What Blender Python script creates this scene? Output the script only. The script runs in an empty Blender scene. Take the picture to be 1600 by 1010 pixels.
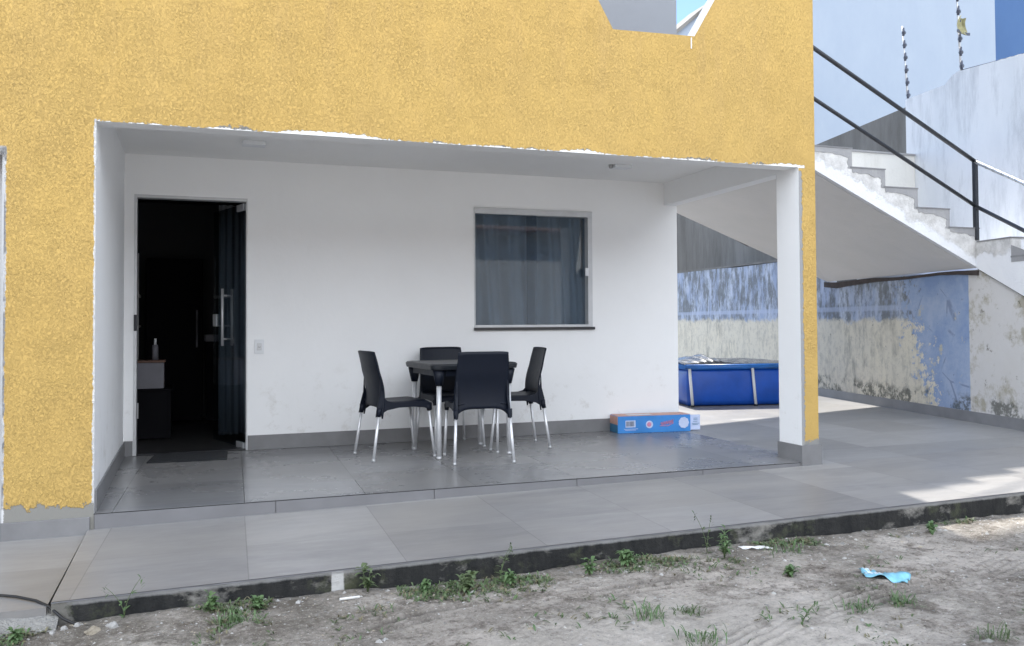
import bpy, bmesh, math, random
from mathutils import Vector, Matrix, noise
R = math.radians
random.seed(7)
S = bpy.context.scene
COL = S.collection

# ------------------------------------------------------------------ camera
cam_d = bpy.data.cameras.new("camera"); cam = bpy.data.objects.new("camera", cam_d); COL.objects.link(cam)
yaw, pit, rol = R(20.0004), R(1.4131), R(-0.316)
fw = Vector((math.sin(yaw)*math.cos(pit), math.cos(yaw)*math.cos(pit), math.sin(pit)))
rt = Vector((math.cos(yaw), -math.sin(yaw), 0)); up = rt.cross(fw)
rt2 = rt*math.cos(rol) + up*math.sin(rol); up2 = -rt*math.sin(rol) + up*math.cos(rol)
m = Matrix((rt2, up2, -fw)).transposed().to_4x4(); m.translation = Vector((0.5157, -5.4378, 1.061))
cam.matrix_world = m
cam_d.sensor_width = 36; cam_d.lens = 1371.03*36/1600; cam_d.shift_y = -(505-468.44)/1600
cam_d.clip_start = .05; cam_d.clip_end = 2000
S.camera = cam

# ------------------------------------------------------------------ light
CLOUD_FILL = 13.5        # cloud banks added to brighten the veranda, mostly behind the camera
SUN_EL, SUN_AZ = 50.7, 13.0          # azimuth east of +y
w = bpy.data.worlds.new("World"); S.world = w; w.use_nodes = True
nt = w.node_tree; nt.nodes.clear()
sky = nt.nodes.new('ShaderNodeTexSky'); sky.sky_type = 'NISHITA'; sky.sun_disc = False
sky.sun_elevation = R(SUN_EL); sky.sun_rotation = R(SUN_AZ); sky.air_density = .8; sky.dust_density = .1; sky.ozone_density = 3.0
bg = nt.nodes.new('ShaderNodeBackground'); bg.inputs[1].default_value = .08
wo = nt.nodes.new('ShaderNodeOutputWorld')
tc = nt.nodes.new('ShaderNodeTexCoord'); sx_ = nt.nodes.new('ShaderNodeSeparateXYZ'); nt.links.new(tc.outputs['Generated'], sx_.inputs[0])
mp = nt.nodes.new('ShaderNodeMapping'); mp.inputs[3].default_value = (1, 1, 2.2); nt.links.new(tc.outputs['Generated'], mp.inputs[0])
cn = nt.nodes.new('ShaderNodeTexNoise'); cn.inputs['Scale'].default_value = 2.4; cn.inputs['Detail'].default_value = 7; cn.inputs['Roughness'].default_value = .6; nt.links.new(mp.outputs[0], cn.inputs[0])
ma = nt.nodes.new('ShaderNodeMath'); ma.operation = 'MULTIPLY_ADD'; nt.links.new(sx_.outputs[1], ma.inputs[0]); ma.inputs[1].default_value = -.30; nt.links.new(cn.outputs[0], ma.inputs[2])
cr = nt.nodes.new('ShaderNodeValToRGB'); cr.color_ramp.elements[0].position = .50; cr.color_ramp.elements[1].position = .66; nt.links.new(ma.outputs[0], cr.inputs[0])
cm = nt.nodes.new('ShaderNodeMix'); cm.data_type = 'RGBA'; cm.inputs[7].default_value = (CLOUD_FILL*.91, CLOUD_FILL*.97, CLOUD_FILL*1.06, 1)
nt.links.new(cr.outputs[0], cm.inputs[0]); nt.links.new(sky.outputs[0], cm.inputs[6]); nt.links.new(cm.outputs[2], bg.inputs[0]); nt.links.new(bg.outputs[0], wo.inputs[0])
sd = bpy.data.lights.new("sun", 'SUN'); sd.energy = 2.5; sd.angle = R(1.6); sd.color = (1, .95, .87)
so = bpy.data.objects.new("sun", sd); COL.objects.link(so)
sv = Vector((math.sin(R(SUN_AZ))*math.cos(R(SUN_EL)), math.cos(R(SUN_AZ))*math.cos(R(SUN_EL)), math.sin(R(SUN_EL))))
so.rotation_euler = sv.to_track_quat('Z', 'Y').to_euler(); so.location = (8, 12, 14)
S.view_settings.view_transform = 'Standard'; S.view_settings.look = 'None'
S.view_settings.exposure = 1.68; S.view_settings.gamma = 1
S.cycles.max_bounces = 10; S.cycles.diffuse_bounces = 6

# ------------------------------------------------------------------ material helper
class G:
    def __init__(s, name):
        s.m = bpy.data.materials.new(name); s.m.use_nodes = True; s.t = s.m.node_tree; s.t.nodes.clear()
        s.out = s.t.nodes.new('ShaderNodeOutputMaterial'); s.b = s.t.nodes.new('ShaderNodeBsdfPrincipled')
        s.t.links.new(s.b.outputs[0], s.out.inputs[0])
        s.co = s.t.nodes.new('ShaderNodeTexCoord').outputs['Object']
    def put(s, sock, v):
        if isinstance(v, bpy.types.NodeSocket): s.t.links.new(v, sock)
        elif isinstance(v, (tuple, list)) and len(v) == 3 and sock.type == 'RGBA': sock.default_value = (*v, 1)
        elif v is not None: sock.default_value = v
    def vec(s, scale=(1, 1, 1), loc=(0, 0, 0), rot=(0, 0, 0), v=None):
        n = s.t.nodes.new('ShaderNodeMapping'); s.put(n.inputs[0], v or s.co)
        n.inputs[1].default_value = loc; n.inputs[2].default_value = rot; n.inputs[3].default_value = scale; return n.outputs[0]
    def noise(s, sc, det=3, ro=.5, v=None, dist=0, color=False):
        n = s.t.nodes.new('ShaderNodeTexNoise'); s.put(n.inputs['Vector'], v or s.co)
        n.inputs['Scale'].default_value = sc; n.inputs['Detail'].default_value = det; n.inputs['Roughness'].default_value = ro; n.inputs['Distortion'].default_value = dist
        return n.outputs[1 if color else 0]
    def vor(s, sc, feat='F1', v=None, out=0):
        n = s.t.nodes.new('ShaderNodeTexVoronoi'); n.feature = feat; s.put(n.inputs['Vector'], v or s.co); n.inputs['Scale'].default_value = sc; return n.outputs[out]
    def ramp(s, f, st):
        n = s.t.nodes.new('ShaderNodeValToRGB'); s.put(n.inputs[0], f); e = n.color_ramp.elements
        while len(e) < len(st): e.new(.5)
        for i, (p, c) in enumerate(st):
            e[i].position = p; e[i].color = (*c, 1) if isinstance(c, (tuple, list)) else (c, c, c, 1)
        return n.outputs[0]
    def mth(s, op, a, b=0., c=0., cl=False):
        n = s.t.nodes.new('ShaderNodeMath'); n.operation = op; n.use_clamp = cl; s.put(n.inputs[0], a); s.put(n.inputs[1], b); s.put(n.inputs[2], c); return n.outputs[0]
    def mix(s, f, a, b, mode='MIX'):
        n = s.t.nodes.new('ShaderNodeMix'); n.data_type = 'RGBA'; n.blend_type = mode
        s.put(n.inputs[0], f); s.put(n.inputs[6], a); s.put(n.inputs[7], b); return n.outputs[2]
    def xyz(s, v=None):
        n = s.t.nodes.new('ShaderNodeSeparateXYZ'); s.put(n.inputs[0], v or s.co); return n.outputs
    def comb(s, x, y, z=0.):
        n = s.t.nodes.new('ShaderNodeCombineXYZ'); s.put(n.inputs[0], x); s.put(n.inputs[1], y); s.put(n.inputs[2], z); return n.outputs[0]
    def step(s, x, edge, width=.01):      # 0 below edge, 1 above
        return s.mth('DIVIDE', s.mth('SUBTRACT', x, edge), width, cl=True)
    def bump(s, h, d, st=1.0, n0=None):
        n = s.t.nodes.new('ShaderNodeBump'); s.put(n.inputs['Height'], h); n.inputs['Distance'].default_value = d; n.inputs['Strength'].default_value = st
        if n0 is not None: s.put(n.inputs['Normal'], n0)
        return n.outputs[0]
    def set(s, col=None, rough=.6, metal=0., normal=None, spec=None, alpha=None, trans=None):
        s.put(s.b.inputs['Base Color'], col); s.put(s.b.inputs['Roughness'], rough); s.put(s.b.inputs['Metallic'], metal)
        if normal is not None: s.put(s.b.inputs['Normal'], normal)
        if spec is not None: s.put(s.b.inputs['Specular IOR Level'], spec)
        if trans is not None: s.put(s.b.inputs['Transmission Weight'], trans)
        return s.m

def plain(name, col, rough=.5, metal=0., var=.12, sc=9, bump=0.):
    g = G(name); n = g.noise(sc, 5, .6)
    c = g.mix(g.ramp(n, [(.3, 0.), (.7, 1.)]), tuple(x*(1-var) for x in col), tuple(min(1, x*(1+var)) for x in col))
    r = g.mth('ADD', g.mth('MULTIPLY', n, .15), rough-.07)
    return g.set(c, r, metal, g.bump(g.noise(sc*12, 3), bump) if bump else None)

H, HC, XR, WP, DP, D, XB, HB = 2.2065, 2.4246, 4.793, .151, .267, 2.208, 5.053, .122
M = {}
def white_wall(name, col=(.86, .865, .865), dirt=.5):
    g = G(name); x, y, z = g.xyz()
    n = g.noise(1.3, 6, .62); n2 = g.noise(14, 5, .7)
    c = g.mix(g.ramp(n, [(.35, 0.), (.75, .35)]), col, tuple(k*.88 for k in col))
    scuff = g.mth('MULTIPLY', g.step(g.noise(5.5, 8, .72), .55, .14), g.mth('SUBTRACT', 1., g.step(z, .25, .5)))
    c = g.mix(g.mth('MULTIPLY', scuff, dirt), c, (.50, .47, .42))
    sp = g.mth('MULTIPLY', g.step(n2, .72, .05), .25*dirt)
    c = g.mix(sp, c, (.45, .44, .42))
    b = g.bump(g.noise(170, 3), .0009, 1, g.bump(g.noise(6, 4), .006, .6))
    return g.set(c, .62, 0, b)
M['white'] = white_wall('white_paint')
M['greyp'] = white_wall('grey_upper_paint', (.30, .31, .33), .3)
M['ceil'] = white_wall('ceiling_paint', (.86, .86, .85), .1)

# yellow textured render
g = G('yellow_render'); x, y, z = g.xyz()
big = g.noise(.9, 5, .6); mid = g.noise(5, 5, .65)
vv = g.vec((1, 1, .8))
wig = g.noise(62, 5, .7, vv, .6); grit = g.noise(120, 4, .75)
worm = g.mth('ABSOLUTE', g.mth('SUBTRACT', wig, .5))
flat = g.ramp(g.noise(4.2, 5, .66, None, .5), [(.36, 0.), (.74, .6)])           # smoother trowelled patches
rough_ = g.mth('SUBTRACT', 1.05, flat, cl=True)
groove = g.mth('MULTIPLY', g.ramp(worm, [(.0, 1.), (.03, .3), (.06, 0.)]), rough_)
pit = g.mth('MULTIPLY', g.ramp(g.noise(62, 6, .75), [(.34, 1.), (.46, 0.)]), rough_)
c = g.mix(g.ramp(big, [(.3, 0.), (.7, 1.)]), (.64, .425, .12), (.58, .375, .105))
c = g.mix(g.mth('MULTIPLY', mid, .4), c, (.66, .455, .16))
c = g.mix(g.mth('MULTIPLY', groove, .07), c, (.42, .25, .06))
c = g.mix(g.mth('MULTIPLY', pit, .10), c, (.40, .24, .06))
c = g.mix(g.mth('MULTIPLY', g.ramp(grit, [(.40, 0.), (.62, 1.)]), .14), c, (.78, .56, .24))
c = g.mix(g.mth('MULTIPLY', g.ramp(g.noise(1.1, 6, .7, g.vec((1, 1, .35))), [(.48, 0.), (.72, 1.)]), .26), c, (.54, .37, .16))
c = g.mix(g.mth('MULTIPLY', g.mth('MULTIPLY', g.ramp(g.noise(2.6, 5, .7, g.vec((2.5, 1, .18))), [(.5, 0.), (.7, 1.)]), g.step(z, 2.2, .8)), .22), c, (.50, .34, .17))
speck = g.step(g.noise(70, 2), .74, .03)
c = g.mix(g.mth('MULTIPLY', speck, .5), c, (.86, .74, .45))
# bare edges: white overpaint under the lintel, cement at the foot and on the pillar arris
nx = g.noise(3.0, 6, .7); nf = g.noise(26, 5, .75); nl = g.noise(1.2, 1, .5, g.vec((1, 0, 0)))
rag = g.mth('ADD', g.mth('MULTIPLY', g.mth('SUBTRACT', nf, .5), .06), g.mth('MULTIPLY', g.mth('SUBTRACT', nx, .5), .04))
inop = g.mth('MULTIPLY', g.step(x, .0, .01), g.mth('SUBTRACT', 1., g.step(x, XR+.05, .01)))
hedge = g.mth('ADD', g.mth('ADD', H+.002, g.mth('MULTIPLY', g.step(nl, .50, .22), .034)), rag)
mwhite = g.mth('MULTIPLY', g.mth('SUBTRACT', 1., g.step(z, hedge, .004)), g.mth('MULTIPLY', inop, g.step(z, H-.005, .002)))
mgrey = g.mth('MULTIPLY', g.mth('SUBTRACT', 1., g.step(z, g.mth('ADD', hedge, g.mth('MULTIPLY', g.step(nx, .53, .1), .02)), .004)), g.mth('MULTIPLY', inop, g.step(z, H-.005, .002)))
c = g.mix(mgrey, c, (.26, .25, .23)); c = g.mix(mwhite, c, (.80, .80, .78))
jl = g.mth('MULTIPLY', g.step(x, g.mth('ADD', -.012, g.mth('MULTIPLY', rag, .5)), .003), g.mth('SUBTRACT', 1., g.step(x, .001, .002)))
c = g.mix(g.mth('MULTIPLY', jl, g.mth('SUBTRACT', 1., g.step(z, H+.01, .003))), c, (.72, .72, .71))
foot = g.mth('MULTIPLY', g.mth('SUBTRACT', 1., g.step(z, g.mth('ADD', .035, g.mth('MULTIPLY', g.mth('SUBTRACT', g.noise(5, 6, .75), .42), .30)), .008)), g.mth('SUBTRACT', 1., g.step(x, 1., .1)))
c = g.mix(foot, c, (.24, .235, .215))
pil = g.mth('MULTIPLY', g.mth('MULTIPLY', g.step(x, XR-.01, .001), g.mth('SUBTRACT', 1., g.step(x, g.mth('ADD', XR+.026, rag), .006))), g.mth('SUBTRACT', 1., g.step(z, H-.03, .01)))
c = g.mix(pil, c, (.29, .295, .30))
pf = g.mth('MULTIPLY', g.step(x, XR-.01, .001), g.mth('SUBTRACT', 1., g.step(z, g.mth('ADD', HB+.03, g.mth('MULTIPLY', rag, 1.6)), .01)))
c = g.mix(pf, c, (.31, .31, .30))
lft = g.mth('SUBTRACT', 1., g.step(x, g.mth('ADD', -.447, g.mth('MULTIPLY', rag, .5)), .004)); lft = g.mth('MULTIPLY', lft, g.mth('SUBTRACT', 1., g.step(z, 2.03, .01)))
c = g.mix(lft, c, g.mix(g.step(g.noise(4, 4), .5, .05), (.62, .62, .62), (.3, .3, .3)))
bare = g.mth('MAXIMUM', g.mth('MAXIMUM', mwhite, pil), foot)
hgt = g.mth('ADD', g.mth('ADD', g.mth('MULTIPLY', groove, -.25), g.mth('MULTIPLY', wig, .7)), g.mth('ADD', g.mth('MULTIPLY', grit, .55), g.mth('MULTIPLY', pit, -.45)))
hgt = g.mth('MULTIPLY', hgt, g.mth('SUBTRACT', 1.1, bare, cl=True))
M['yellow'] = g.set(c, .85, 0, g.bump(hgt, .008, 1.0))

# floor tiles
def tile(name, c1, c2, rot=2.3, tx=.715, ty=.715, ox=.811-.004, oy=.11, rough=.27, staincol=(.30, .27, .22), js=.85, jyw=.6):
    g = G(name)
    v = g.vec((1, 1, 1), (0, 0, 0), (0, 0, R(rot)))
    X, Y, Z = g.xyz(v)
    fx = g.mth('DIVIDE', g.mth('SUBTRACT', X, ox), tx); fy = g.mth('DIVIDE', g.mth('SUBTRACT', Y, oy), ty)
    dx = g.mth('ABSOLUTE', g.mth('SUBTRACT', g.mth('FRACT', g.mth('ADD', fx, .5)), .5)); dy = g.mth('ABSOLUTE', g.mth('SUBTRACT', g.mth('FRACT', g.mth('ADD', fy, .5)), .5))
    wob = g.mth('MULTIPLY', g.noise(3, 3), .004)
    jx = g.mth('SUBTRACT', 1., g.step(dx, g.mth('ADD', .0008, wob), .002)); jy = g.mth('SUBTRACT', 1., g.step(dy, g.mth('ADD', .0006, wob), .002))
    j = g.mth('MAXIMUM', jx, g.mth('MULTIPLY', jy, jyw))
    cell = g.comb(g.mth('FLOOR', fx), g.mth('FLOOR', fy), 0.)
    wn = g.t.nodes.new('ShaderNodeTexWhiteNoise'); g.put(wn.inputs[0], cell)
    off = g.t.nodes.new('ShaderNodeVectorMath'); off.operation = 'MULTIPLY_ADD'; g.put(off.inputs[0], wn.outputs[1]); off.inputs[1].default_value = (7, 7, 7); g.put(off.inputs[2], g.co)
    vein = g.noise(1.5, 8, .68, g.vec((.55, 2.2, 1), v=off.outputs[0]), .8)
    fine = g.noise(11, 6, .7, g.vec((.5, 1.8, 1), v=off.outputs[0]))
    c = g.mix(g.ramp(vein, [(.33, 0.), (.68, 1.)]), c1, c2)
    c = g.mix(g.mth('MULTIPLY', g.ramp(fine, [(.45, 0.), (.7, 1.)]), .35), c, tuple(k*1.3 for k in c2))
    c = g.mix(g.mth('MULTIPLY', wn.outputs[0], .13), c, (.9, .86, .80)); sep_ = g.xyz(wn.outputs[1]); c = g.mix(g.mth('MULTIPLY', sep_[1], .42), c, (.145, .14, .135))
    dust = g.ramp(g.noise(.8, 7, .65), [(.42, 0.), (.68, 1.)])
    c = g.mix(g.mth('MULTIPLY', dust, .40), c, staincol)
    c = g.mix(g.mth('MULTIPLY', j, js), c, (.045, .043, .04))
    rg = g.mth('ADD', g.mth('MULTIPLY', g.noise(1.4, 2, .5), .10), g.mth('ADD', rough-.06, g.mth('MULTIPLY', dust, .05)))
    return g.set(c, rg, 0, None, spec=.5)
M['tile'] = tile('veranda_tile', (.118, .12, .13), (.18, .183, .19), staincol=(.21, .20, .185), jyw=0.)
M['walk'] = tile('walkway_tile', (.185, .183, .188), (.275, .268, .265), rough=.42, oy=-.605-.1, js=.34, staincol=(.30, .28, .25))
M['yard'] = tile('yard_tile', (.19, .192, .20), (.26, .262, .27), rough=.45, oy=-.705, js=.2, staincol=(.33, .32, .30))
M['skirt'] = plain('skirting_tile', (.20, .20, .205), .45, var=.15, sc=4)
M['curb'] = plain('tile_edge', (.17, .17, .178), .5, var=.1, sc=3)

# mouldy kerb
g = G('mouldy_concrete'); x, y, z = g.xyz()
n1 = g.noise(2.1, 7, .68, g.vec((1, 1, 1.6))); n2 = g.noise(9, 6, .7, g.vec((1.6, 1, .45))); n3 = g.noise(1.3, 3, .5, g.vec((1, 0, 0)))
c = g.mix(g.ramp(n2, [(.35, 0.), (.7, 1.)]), (.008, .009, .010), (.030, .030, .029))
c = g.mix(g.ramp(n1, [(.55, 0.), (.64, .9)]), c, g.mix(g.noise(20, 5), (.20, .19, .17), (.34, .33, .31)))
c = g.mix(g.mth('MULTIPLY', g.ramp(g.noise(4, 6, .7), [(.52, 0.), (.66, 1.)]), .6), c, (.10, .11, .06))
wp = g.mth('MULTIPLY', g.mth('MULTIPLY', g.step(x, g.mth('ADD', 1.10, g.mth('MULTIPLY', n2, .03)), .006), g.mth('SUBTRACT', 1., g.step(x, g.mth('ADD', 1.155, g.mth('MULTIPLY', n2, .03)), .006))), .9)
c = g.mix(wp, c, (.55, .55, .54))
lip = g.mth('SUBTRACT', 1., g.step(g.mth('SUBTRACT', g.mth('ADD', -.088, g.mth('MULTIPLY', x, .0125)), z), g.mth('ADD', .008, g.mth('MULTIPLY', n2, .016)), .01))
c = g.mix(g.mth('MULTIPLY', lip, .8), c, (.28, .28, .28))
lf = g.mth('SUBTRACT', 1., g.step(x, g.mth('ADD', .05, g.mth('MULTIPLY', g.mth('SUBTRACT', n1, .5), .4)), .03))
c = g.mix(lf, c, (.17, .165, .15))
M['kerb'] = g.set(c, .9, 0, g.bump(g.noise(30, 6, .7), .012))

# boundary wall : local coords are world coords, s = y along the wall
g = G('weathered_boundary_paint'); x, y, z = g.xyz()
st = g.vec((1.2, 1.8, .65)); n_s = g.noise(2.3, 8, .68, st); n_b = g.noise(2.2, 7, .66); n_f = g.noise(11, 7, .74); n_d = g.noise(5.5, 9, .76, g.vec((1, 1.4, .6))); n_e = g.noise(1.9, 5, .6)
cream = g.mix(n_b, (.74, .67, .52), (.62, .59, .51)); cream = g.mix(g.ramp(n_f, [(.5, 0.), (.66, .8)]), cream, (.46, .43, .37))
blue = g.mix(n_b, (.36, .42, .56), (.28, .34, .47)); pale = (.52, .57, .66)
blu = g.mix(g.ramp(n_s, [(.42, 0.), (.60, .9)]), blue, pale)
blk = g.mix(g.ramp(g.mth('ADD', n_d, g.mth('MULTIPLY', g.mth('SUBTRACT', n_e, .5), .5)), [(.43, 0.), (.57, .9)]), blu, g.mix(n_f, (.05, .055, .06), (.26, .28, .29)))
band = g.mth('SUBTRACT', 1., g.step(g.mth('ABSOLUTE', g.mth('SUBTRACT', z, g.mth('MULTIPLY_ADD', n_f, .03, 1.18))), .022, .02))
blk = g.mix(g.mth('MULTIPLY', band, .6), blk, (.42, .48, .62))
cream = g.mix(g.mth('MULTIPLY', g.ramp(n_d, [(.50, 0.), (.66, 1.)]), .5), cream, (.24, .23, .20))
cream = g.mix(g.mth('MULTIPLY', g.ramp(g.noise(1.5, 7, .7, g.vec((1, 1.6, .5), (0, .7, 0))), [(.56, 0.), (.68, 1.)]), .75), cream, (.17, .17, .15))
dirty = g.mix(n_b, (.56, .54, .51), (.66, .65, .65))
dirty = g.mix(g.ramp(g.noise(3.1, 8, .7), [(.52, 0.), (.62, .85)]), dirty, (.36, .33, .25))
dirty = g.mix(g.ramp(g.noise(6, 8, .75), [(.60, 0.), (.66, .9)]), dirty, (.13, .12, .09))
r1 = g.mth('MULTIPLY', g.mth('SUBTRACT', n_b, .5), .55)
up_ = g.step(z, g.mth('ADD', 1.02, g.mth('MULTIPLY', g.mth('ADD', r1, g.mth('MULTIPLY', g.mth('SUBTRACT', n_f, .5), .5)), .45)), .06)
far = g.mix(up_, cream, blk)
# clean blue zone 1.45 < y < ~2.6
cl = g.mth('SUBTRACT', 1., g.step(y, g.mth('ADD', g.mth('ADD', 1.95, g.mth('MULTIPLY', z, .42)), g.mth('MULTIPLY', g.mth('ADD', r1, g.mth('SUBTRACT', n_f, .5)), 2.2)), .07))
cracks = g.mth('SUBTRACT', 1., g.step(g.vor(2.1, 'DISTANCE_TO_EDGE', g.vec((1, 1, 1), v=g.t.nodes.new('ShaderNodeTexCoord').outputs['Object'])), .008, .012))
cblue = g.mix(g.ramp(n_b, [(.40, 0.), (.62, 1.)]), (.22, .31, .50), (.36, .43, .57))
cblue = g.mix(g.mth('MULTIPLY', g.mth('MULTIPLY', cracks, g.step(n_b, .52, .06)), .6), cblue, (.12, .16, .26))
cblue = g.mix(g.ramp(g.noise(2.8, 7, .7), [(.62, 0.), (.66, 1.)]), cblue, (.50, .47, .38))
c = g.mix(cl, far, cblue)
c = g.mix(g.mth('SUBTRACT', 1., g.step(y, g.mth('ADD', 1.45, g.mth('MULTIPLY', g.mth('SUBTRACT', n_f, .5), .02)), .01)), c, dirty)
base = g.mth('MULTIPLY', g.mth('SUBTRACT', 1., g.step(z, g.mth('ADD', .12, g.mth('MULTIPLY', n_d, .22)), .08)), g.step(g.noise(1.7, 5, .7), .47, .06))
base = g.mth('MULTIPLY', base, g.step(n_f, .42, .08))
c = g.mix(g.mth('MULTIPLY', base, .8), c, (.07, .075, .06))
spots = g.mth('MULTIPLY', g.step(g.noise(13, 7, .78), .645, .02), g.step(y, 1.2, .1))
c = g.mix(g.mth('MULTIPLY', spots, .85), c, (.06, .06, .05))
M['bound'] = g.set(c, .85, 0, g.bump(g.noise(22, 6, .75), .01, .8))

# white stair paint with mortar smears handled by separate pieces
def weath(name, a, b, dark, t0=.55, t1=.75, amt=.6, vs=.35, rough=.8):
    g = G(name); n = g.noise(1.2, 7, .66, g.vec((1, 1, vs))); n2 = g.noise(8, 7, .72)
    c = g.mix(g.ramp(n, [(.35, 0.), (.7, 1.)]), a, b)
    c = g.mix(g.mth('MULTIPLY', g.ramp(g.noise(2.3, 8, .72, g.vec((1.3, 1.3, vs))), [(t0, 0.), (t1, 1.)]), amt), c, dark)
    c = g.mix(g.mth('MULTIPLY', g.step(n2, .66, .05), amt*.35), c, dark)
    return g.set(c, rough, 0, g.bump(g.noise(26, 6, .7), .006, .8))
g = G('stair_white_paint'); x, y, z = g.xyz()
n = g.noise(1.4, 7, .66); n2 = g.noise(7, 8, .74); n3 = g.noise(3.2, 7, .7)
c = g.mix(g.ramp(n, [(.35, 0.), (.7, 1.)]), (.81, .82, .83), (.73, .74, .77))
dl = g.mth('SUBTRACT', g.mth('MULTIPLY_ADD', g.mth('SUBTRACT', x, 7.633), -.4655, 1.965), z)      # metres below the inner step line
near = g.mth('SUBTRACT', 1., g.mth('DIVIDE', dl, g.mth('MULTIPLY_ADD', g.mth('SUBTRACT', n3, .5), .55, .15)), cl=True)
mk = g.mth('MULTIPLY', g.ramp(near, [(.05, 0.), (.35, 1.)]), g.mth('SUBTRACT', 1., g.step(x, 7.99, .01)))
mk = g.mth('MULTIPLY', mk, g.mth('SUBTRACT', 1., g.step(z, 3.1, .01)))
sm = g.mix(g.ramp(n2, [(.36, 0.), (.60, 1.)]), (.42, .41, .39), (.70, .69, .67))
c = g.mix(g.mth('MULTIPLY', mk, .9), c, sm)
c = g.mix(g.mth('MULTIPLY', g.step(n2, .67, .04), .35), c, (.45, .44, .42))
M['stair'] = g.set(c, .8, 0, g.bump(g.mth('ADD', g.noise(26, 6, .7), g.mth('MULTIPLY', mk, n2)), .010, .8))
M['soffit'] = weath('soffit_paint', (.72, .70, .68), (.66, .65, .63), (.45, .44, .42), .6, .9, .2)
M['mortar'] = weath('bare_mortar', (.34, .34, .345), (.27, .27, .275), (.48, .47, .45), .5, .7, .5)
M['smear'] = weath('mortar_smear', (.62, .60, .56), (.50, .48, .44), (.78, .77, .75), .45, .6, .8, 1.)
M['high'] = weath('high_wall_paint', (.76, .78, .81), (.64, .67, .71), (.36, .38, .41), .50, .70, .6, .3)
M['cement'] = weath('raw_cement', (.20, .195, .185), (.13, .125, .115), (.075, .07, .06), .45, .7, .6, .3)
M['cream'] = weath('parapet_paint', (.74, .73, .68), (.66, .65, .62), (.45, .43, .38), .55, .75, .4, .4)
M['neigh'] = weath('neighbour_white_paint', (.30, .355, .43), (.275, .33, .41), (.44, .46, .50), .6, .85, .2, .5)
M['nblue'] = weath('neighbour_blue_paint', (.04, .10, .235), (.045, .11, .25), (.06, .13, .26), .5, .8, .3, .5)
M['rubble'] = plain('rubble_cement', (.25, .245, .23), .95, var=.35, sc=5, bump=.02)

# metals, plastics
M['alu'] = plain('brushed_aluminium', (.74, .75, .77), .36, .45, .06, 30)
M['alup'] = plain('anodised_frame', (.56, .57, .58), .42, .35, .08, 8)
M['steel'] = plain('black_painted_steel', (.025, .028, .034), .42, .2, .35, 14, .001)
M['steel_lit'] = plain('sunlit_steel_rail', (.60, .62, .64), .28, .85, .25, 14)  # lighter copy of the rail steel, sun highlight put into the colour
M['navy'] = plain('navy_black_plastic', (.0045, .0075, .016), .46, 0, .1, 20, .0003)
M['navy'].node_tree.nodes['Principled BSDF'].inputs['Specular IOR Level'].default_value = .25
M['tabtop'] = plain('table_black_plastic', (.014, .017, .022), .40, 0, .15, 20, .0003)
M['pool'] = plain('blue_pool_vinyl', (.008, .085, .46), .38, 0, .16, 4, .001)
M['poolrim'] = plain('light_blue_pool_sleeve', (.02, .15, .50), .4, 0, .15, 6)
M['cover'] = plain('pool_cover_sheet', (.035, .04, .045), .26, 0, .35, 6, .002)
M['whitep'] = plain('white_plastic', (.72, .74, .76), .4, 0, .06, 8)
M['granite'] = plain('dark_granite', (.03, .03, .033), .3, 0, .3, 40)
M['mat'] = plain('rubber_mat', (.022, .024, .028), .8, 0, .25, 60, .004)
M['dark'] = plain('dark_interior_shade', (.018, .022, .030), .6, 0, .15, 3)  # darkness of the room put into the wall colour
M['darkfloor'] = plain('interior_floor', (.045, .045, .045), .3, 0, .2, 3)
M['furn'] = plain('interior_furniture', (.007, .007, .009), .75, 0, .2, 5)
M['furn'].node_tree.nodes['Principled BSDF'].inputs['Specular IOR Level'].default_value = .08
M['furnw'] = plain('interior_white_box', (.20, .20, .23), .5, 0, .1, 5)
M['board'] = plain('dark_board_and_shadow', (.055, .042, .038), .85, 0, .4, 12, .006)  # plank wood, also the dark strips painted in as stair shadow lines
M['insul'] = plain('insulator_plastic', (.05, .06, .09), .4)
M['tilebr'] = plain('roof_clay', (.20, .12, .09), .8, 0, .3, 6, .01)
M['beige'] = plain('opposite_house_paint', (.50, .49, .47), .8, 0, .1, 2)
M['paper'] = plain('white_paper', (.68, .68, .66), .7, 0, .15, 20)
M['stone'] = plain('pale_stone', (.42, .37, .29), .9, 0, .35, 18, .01)
M['stonew'] = plain('white_rubble', (.55, .54, .52), .9, 0, .3, 22, .01)
M['cable'] = plain('black_cable', (.012, .012, .013), .5)

def curtain_mat(name, col):
    g = G(name); n = g.noise(3, 5, .6, g.vec((9, 1, .3)))
    return g.set(g.mix(n, col, tuple(k*.75 for k in col)), .9)
M['curt'] = curtain_mat('grey_curtain', (.66, .63, .62))
M['curtb'] = curtain_mat('blue_curtain', (.62, .66, .70))

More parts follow.
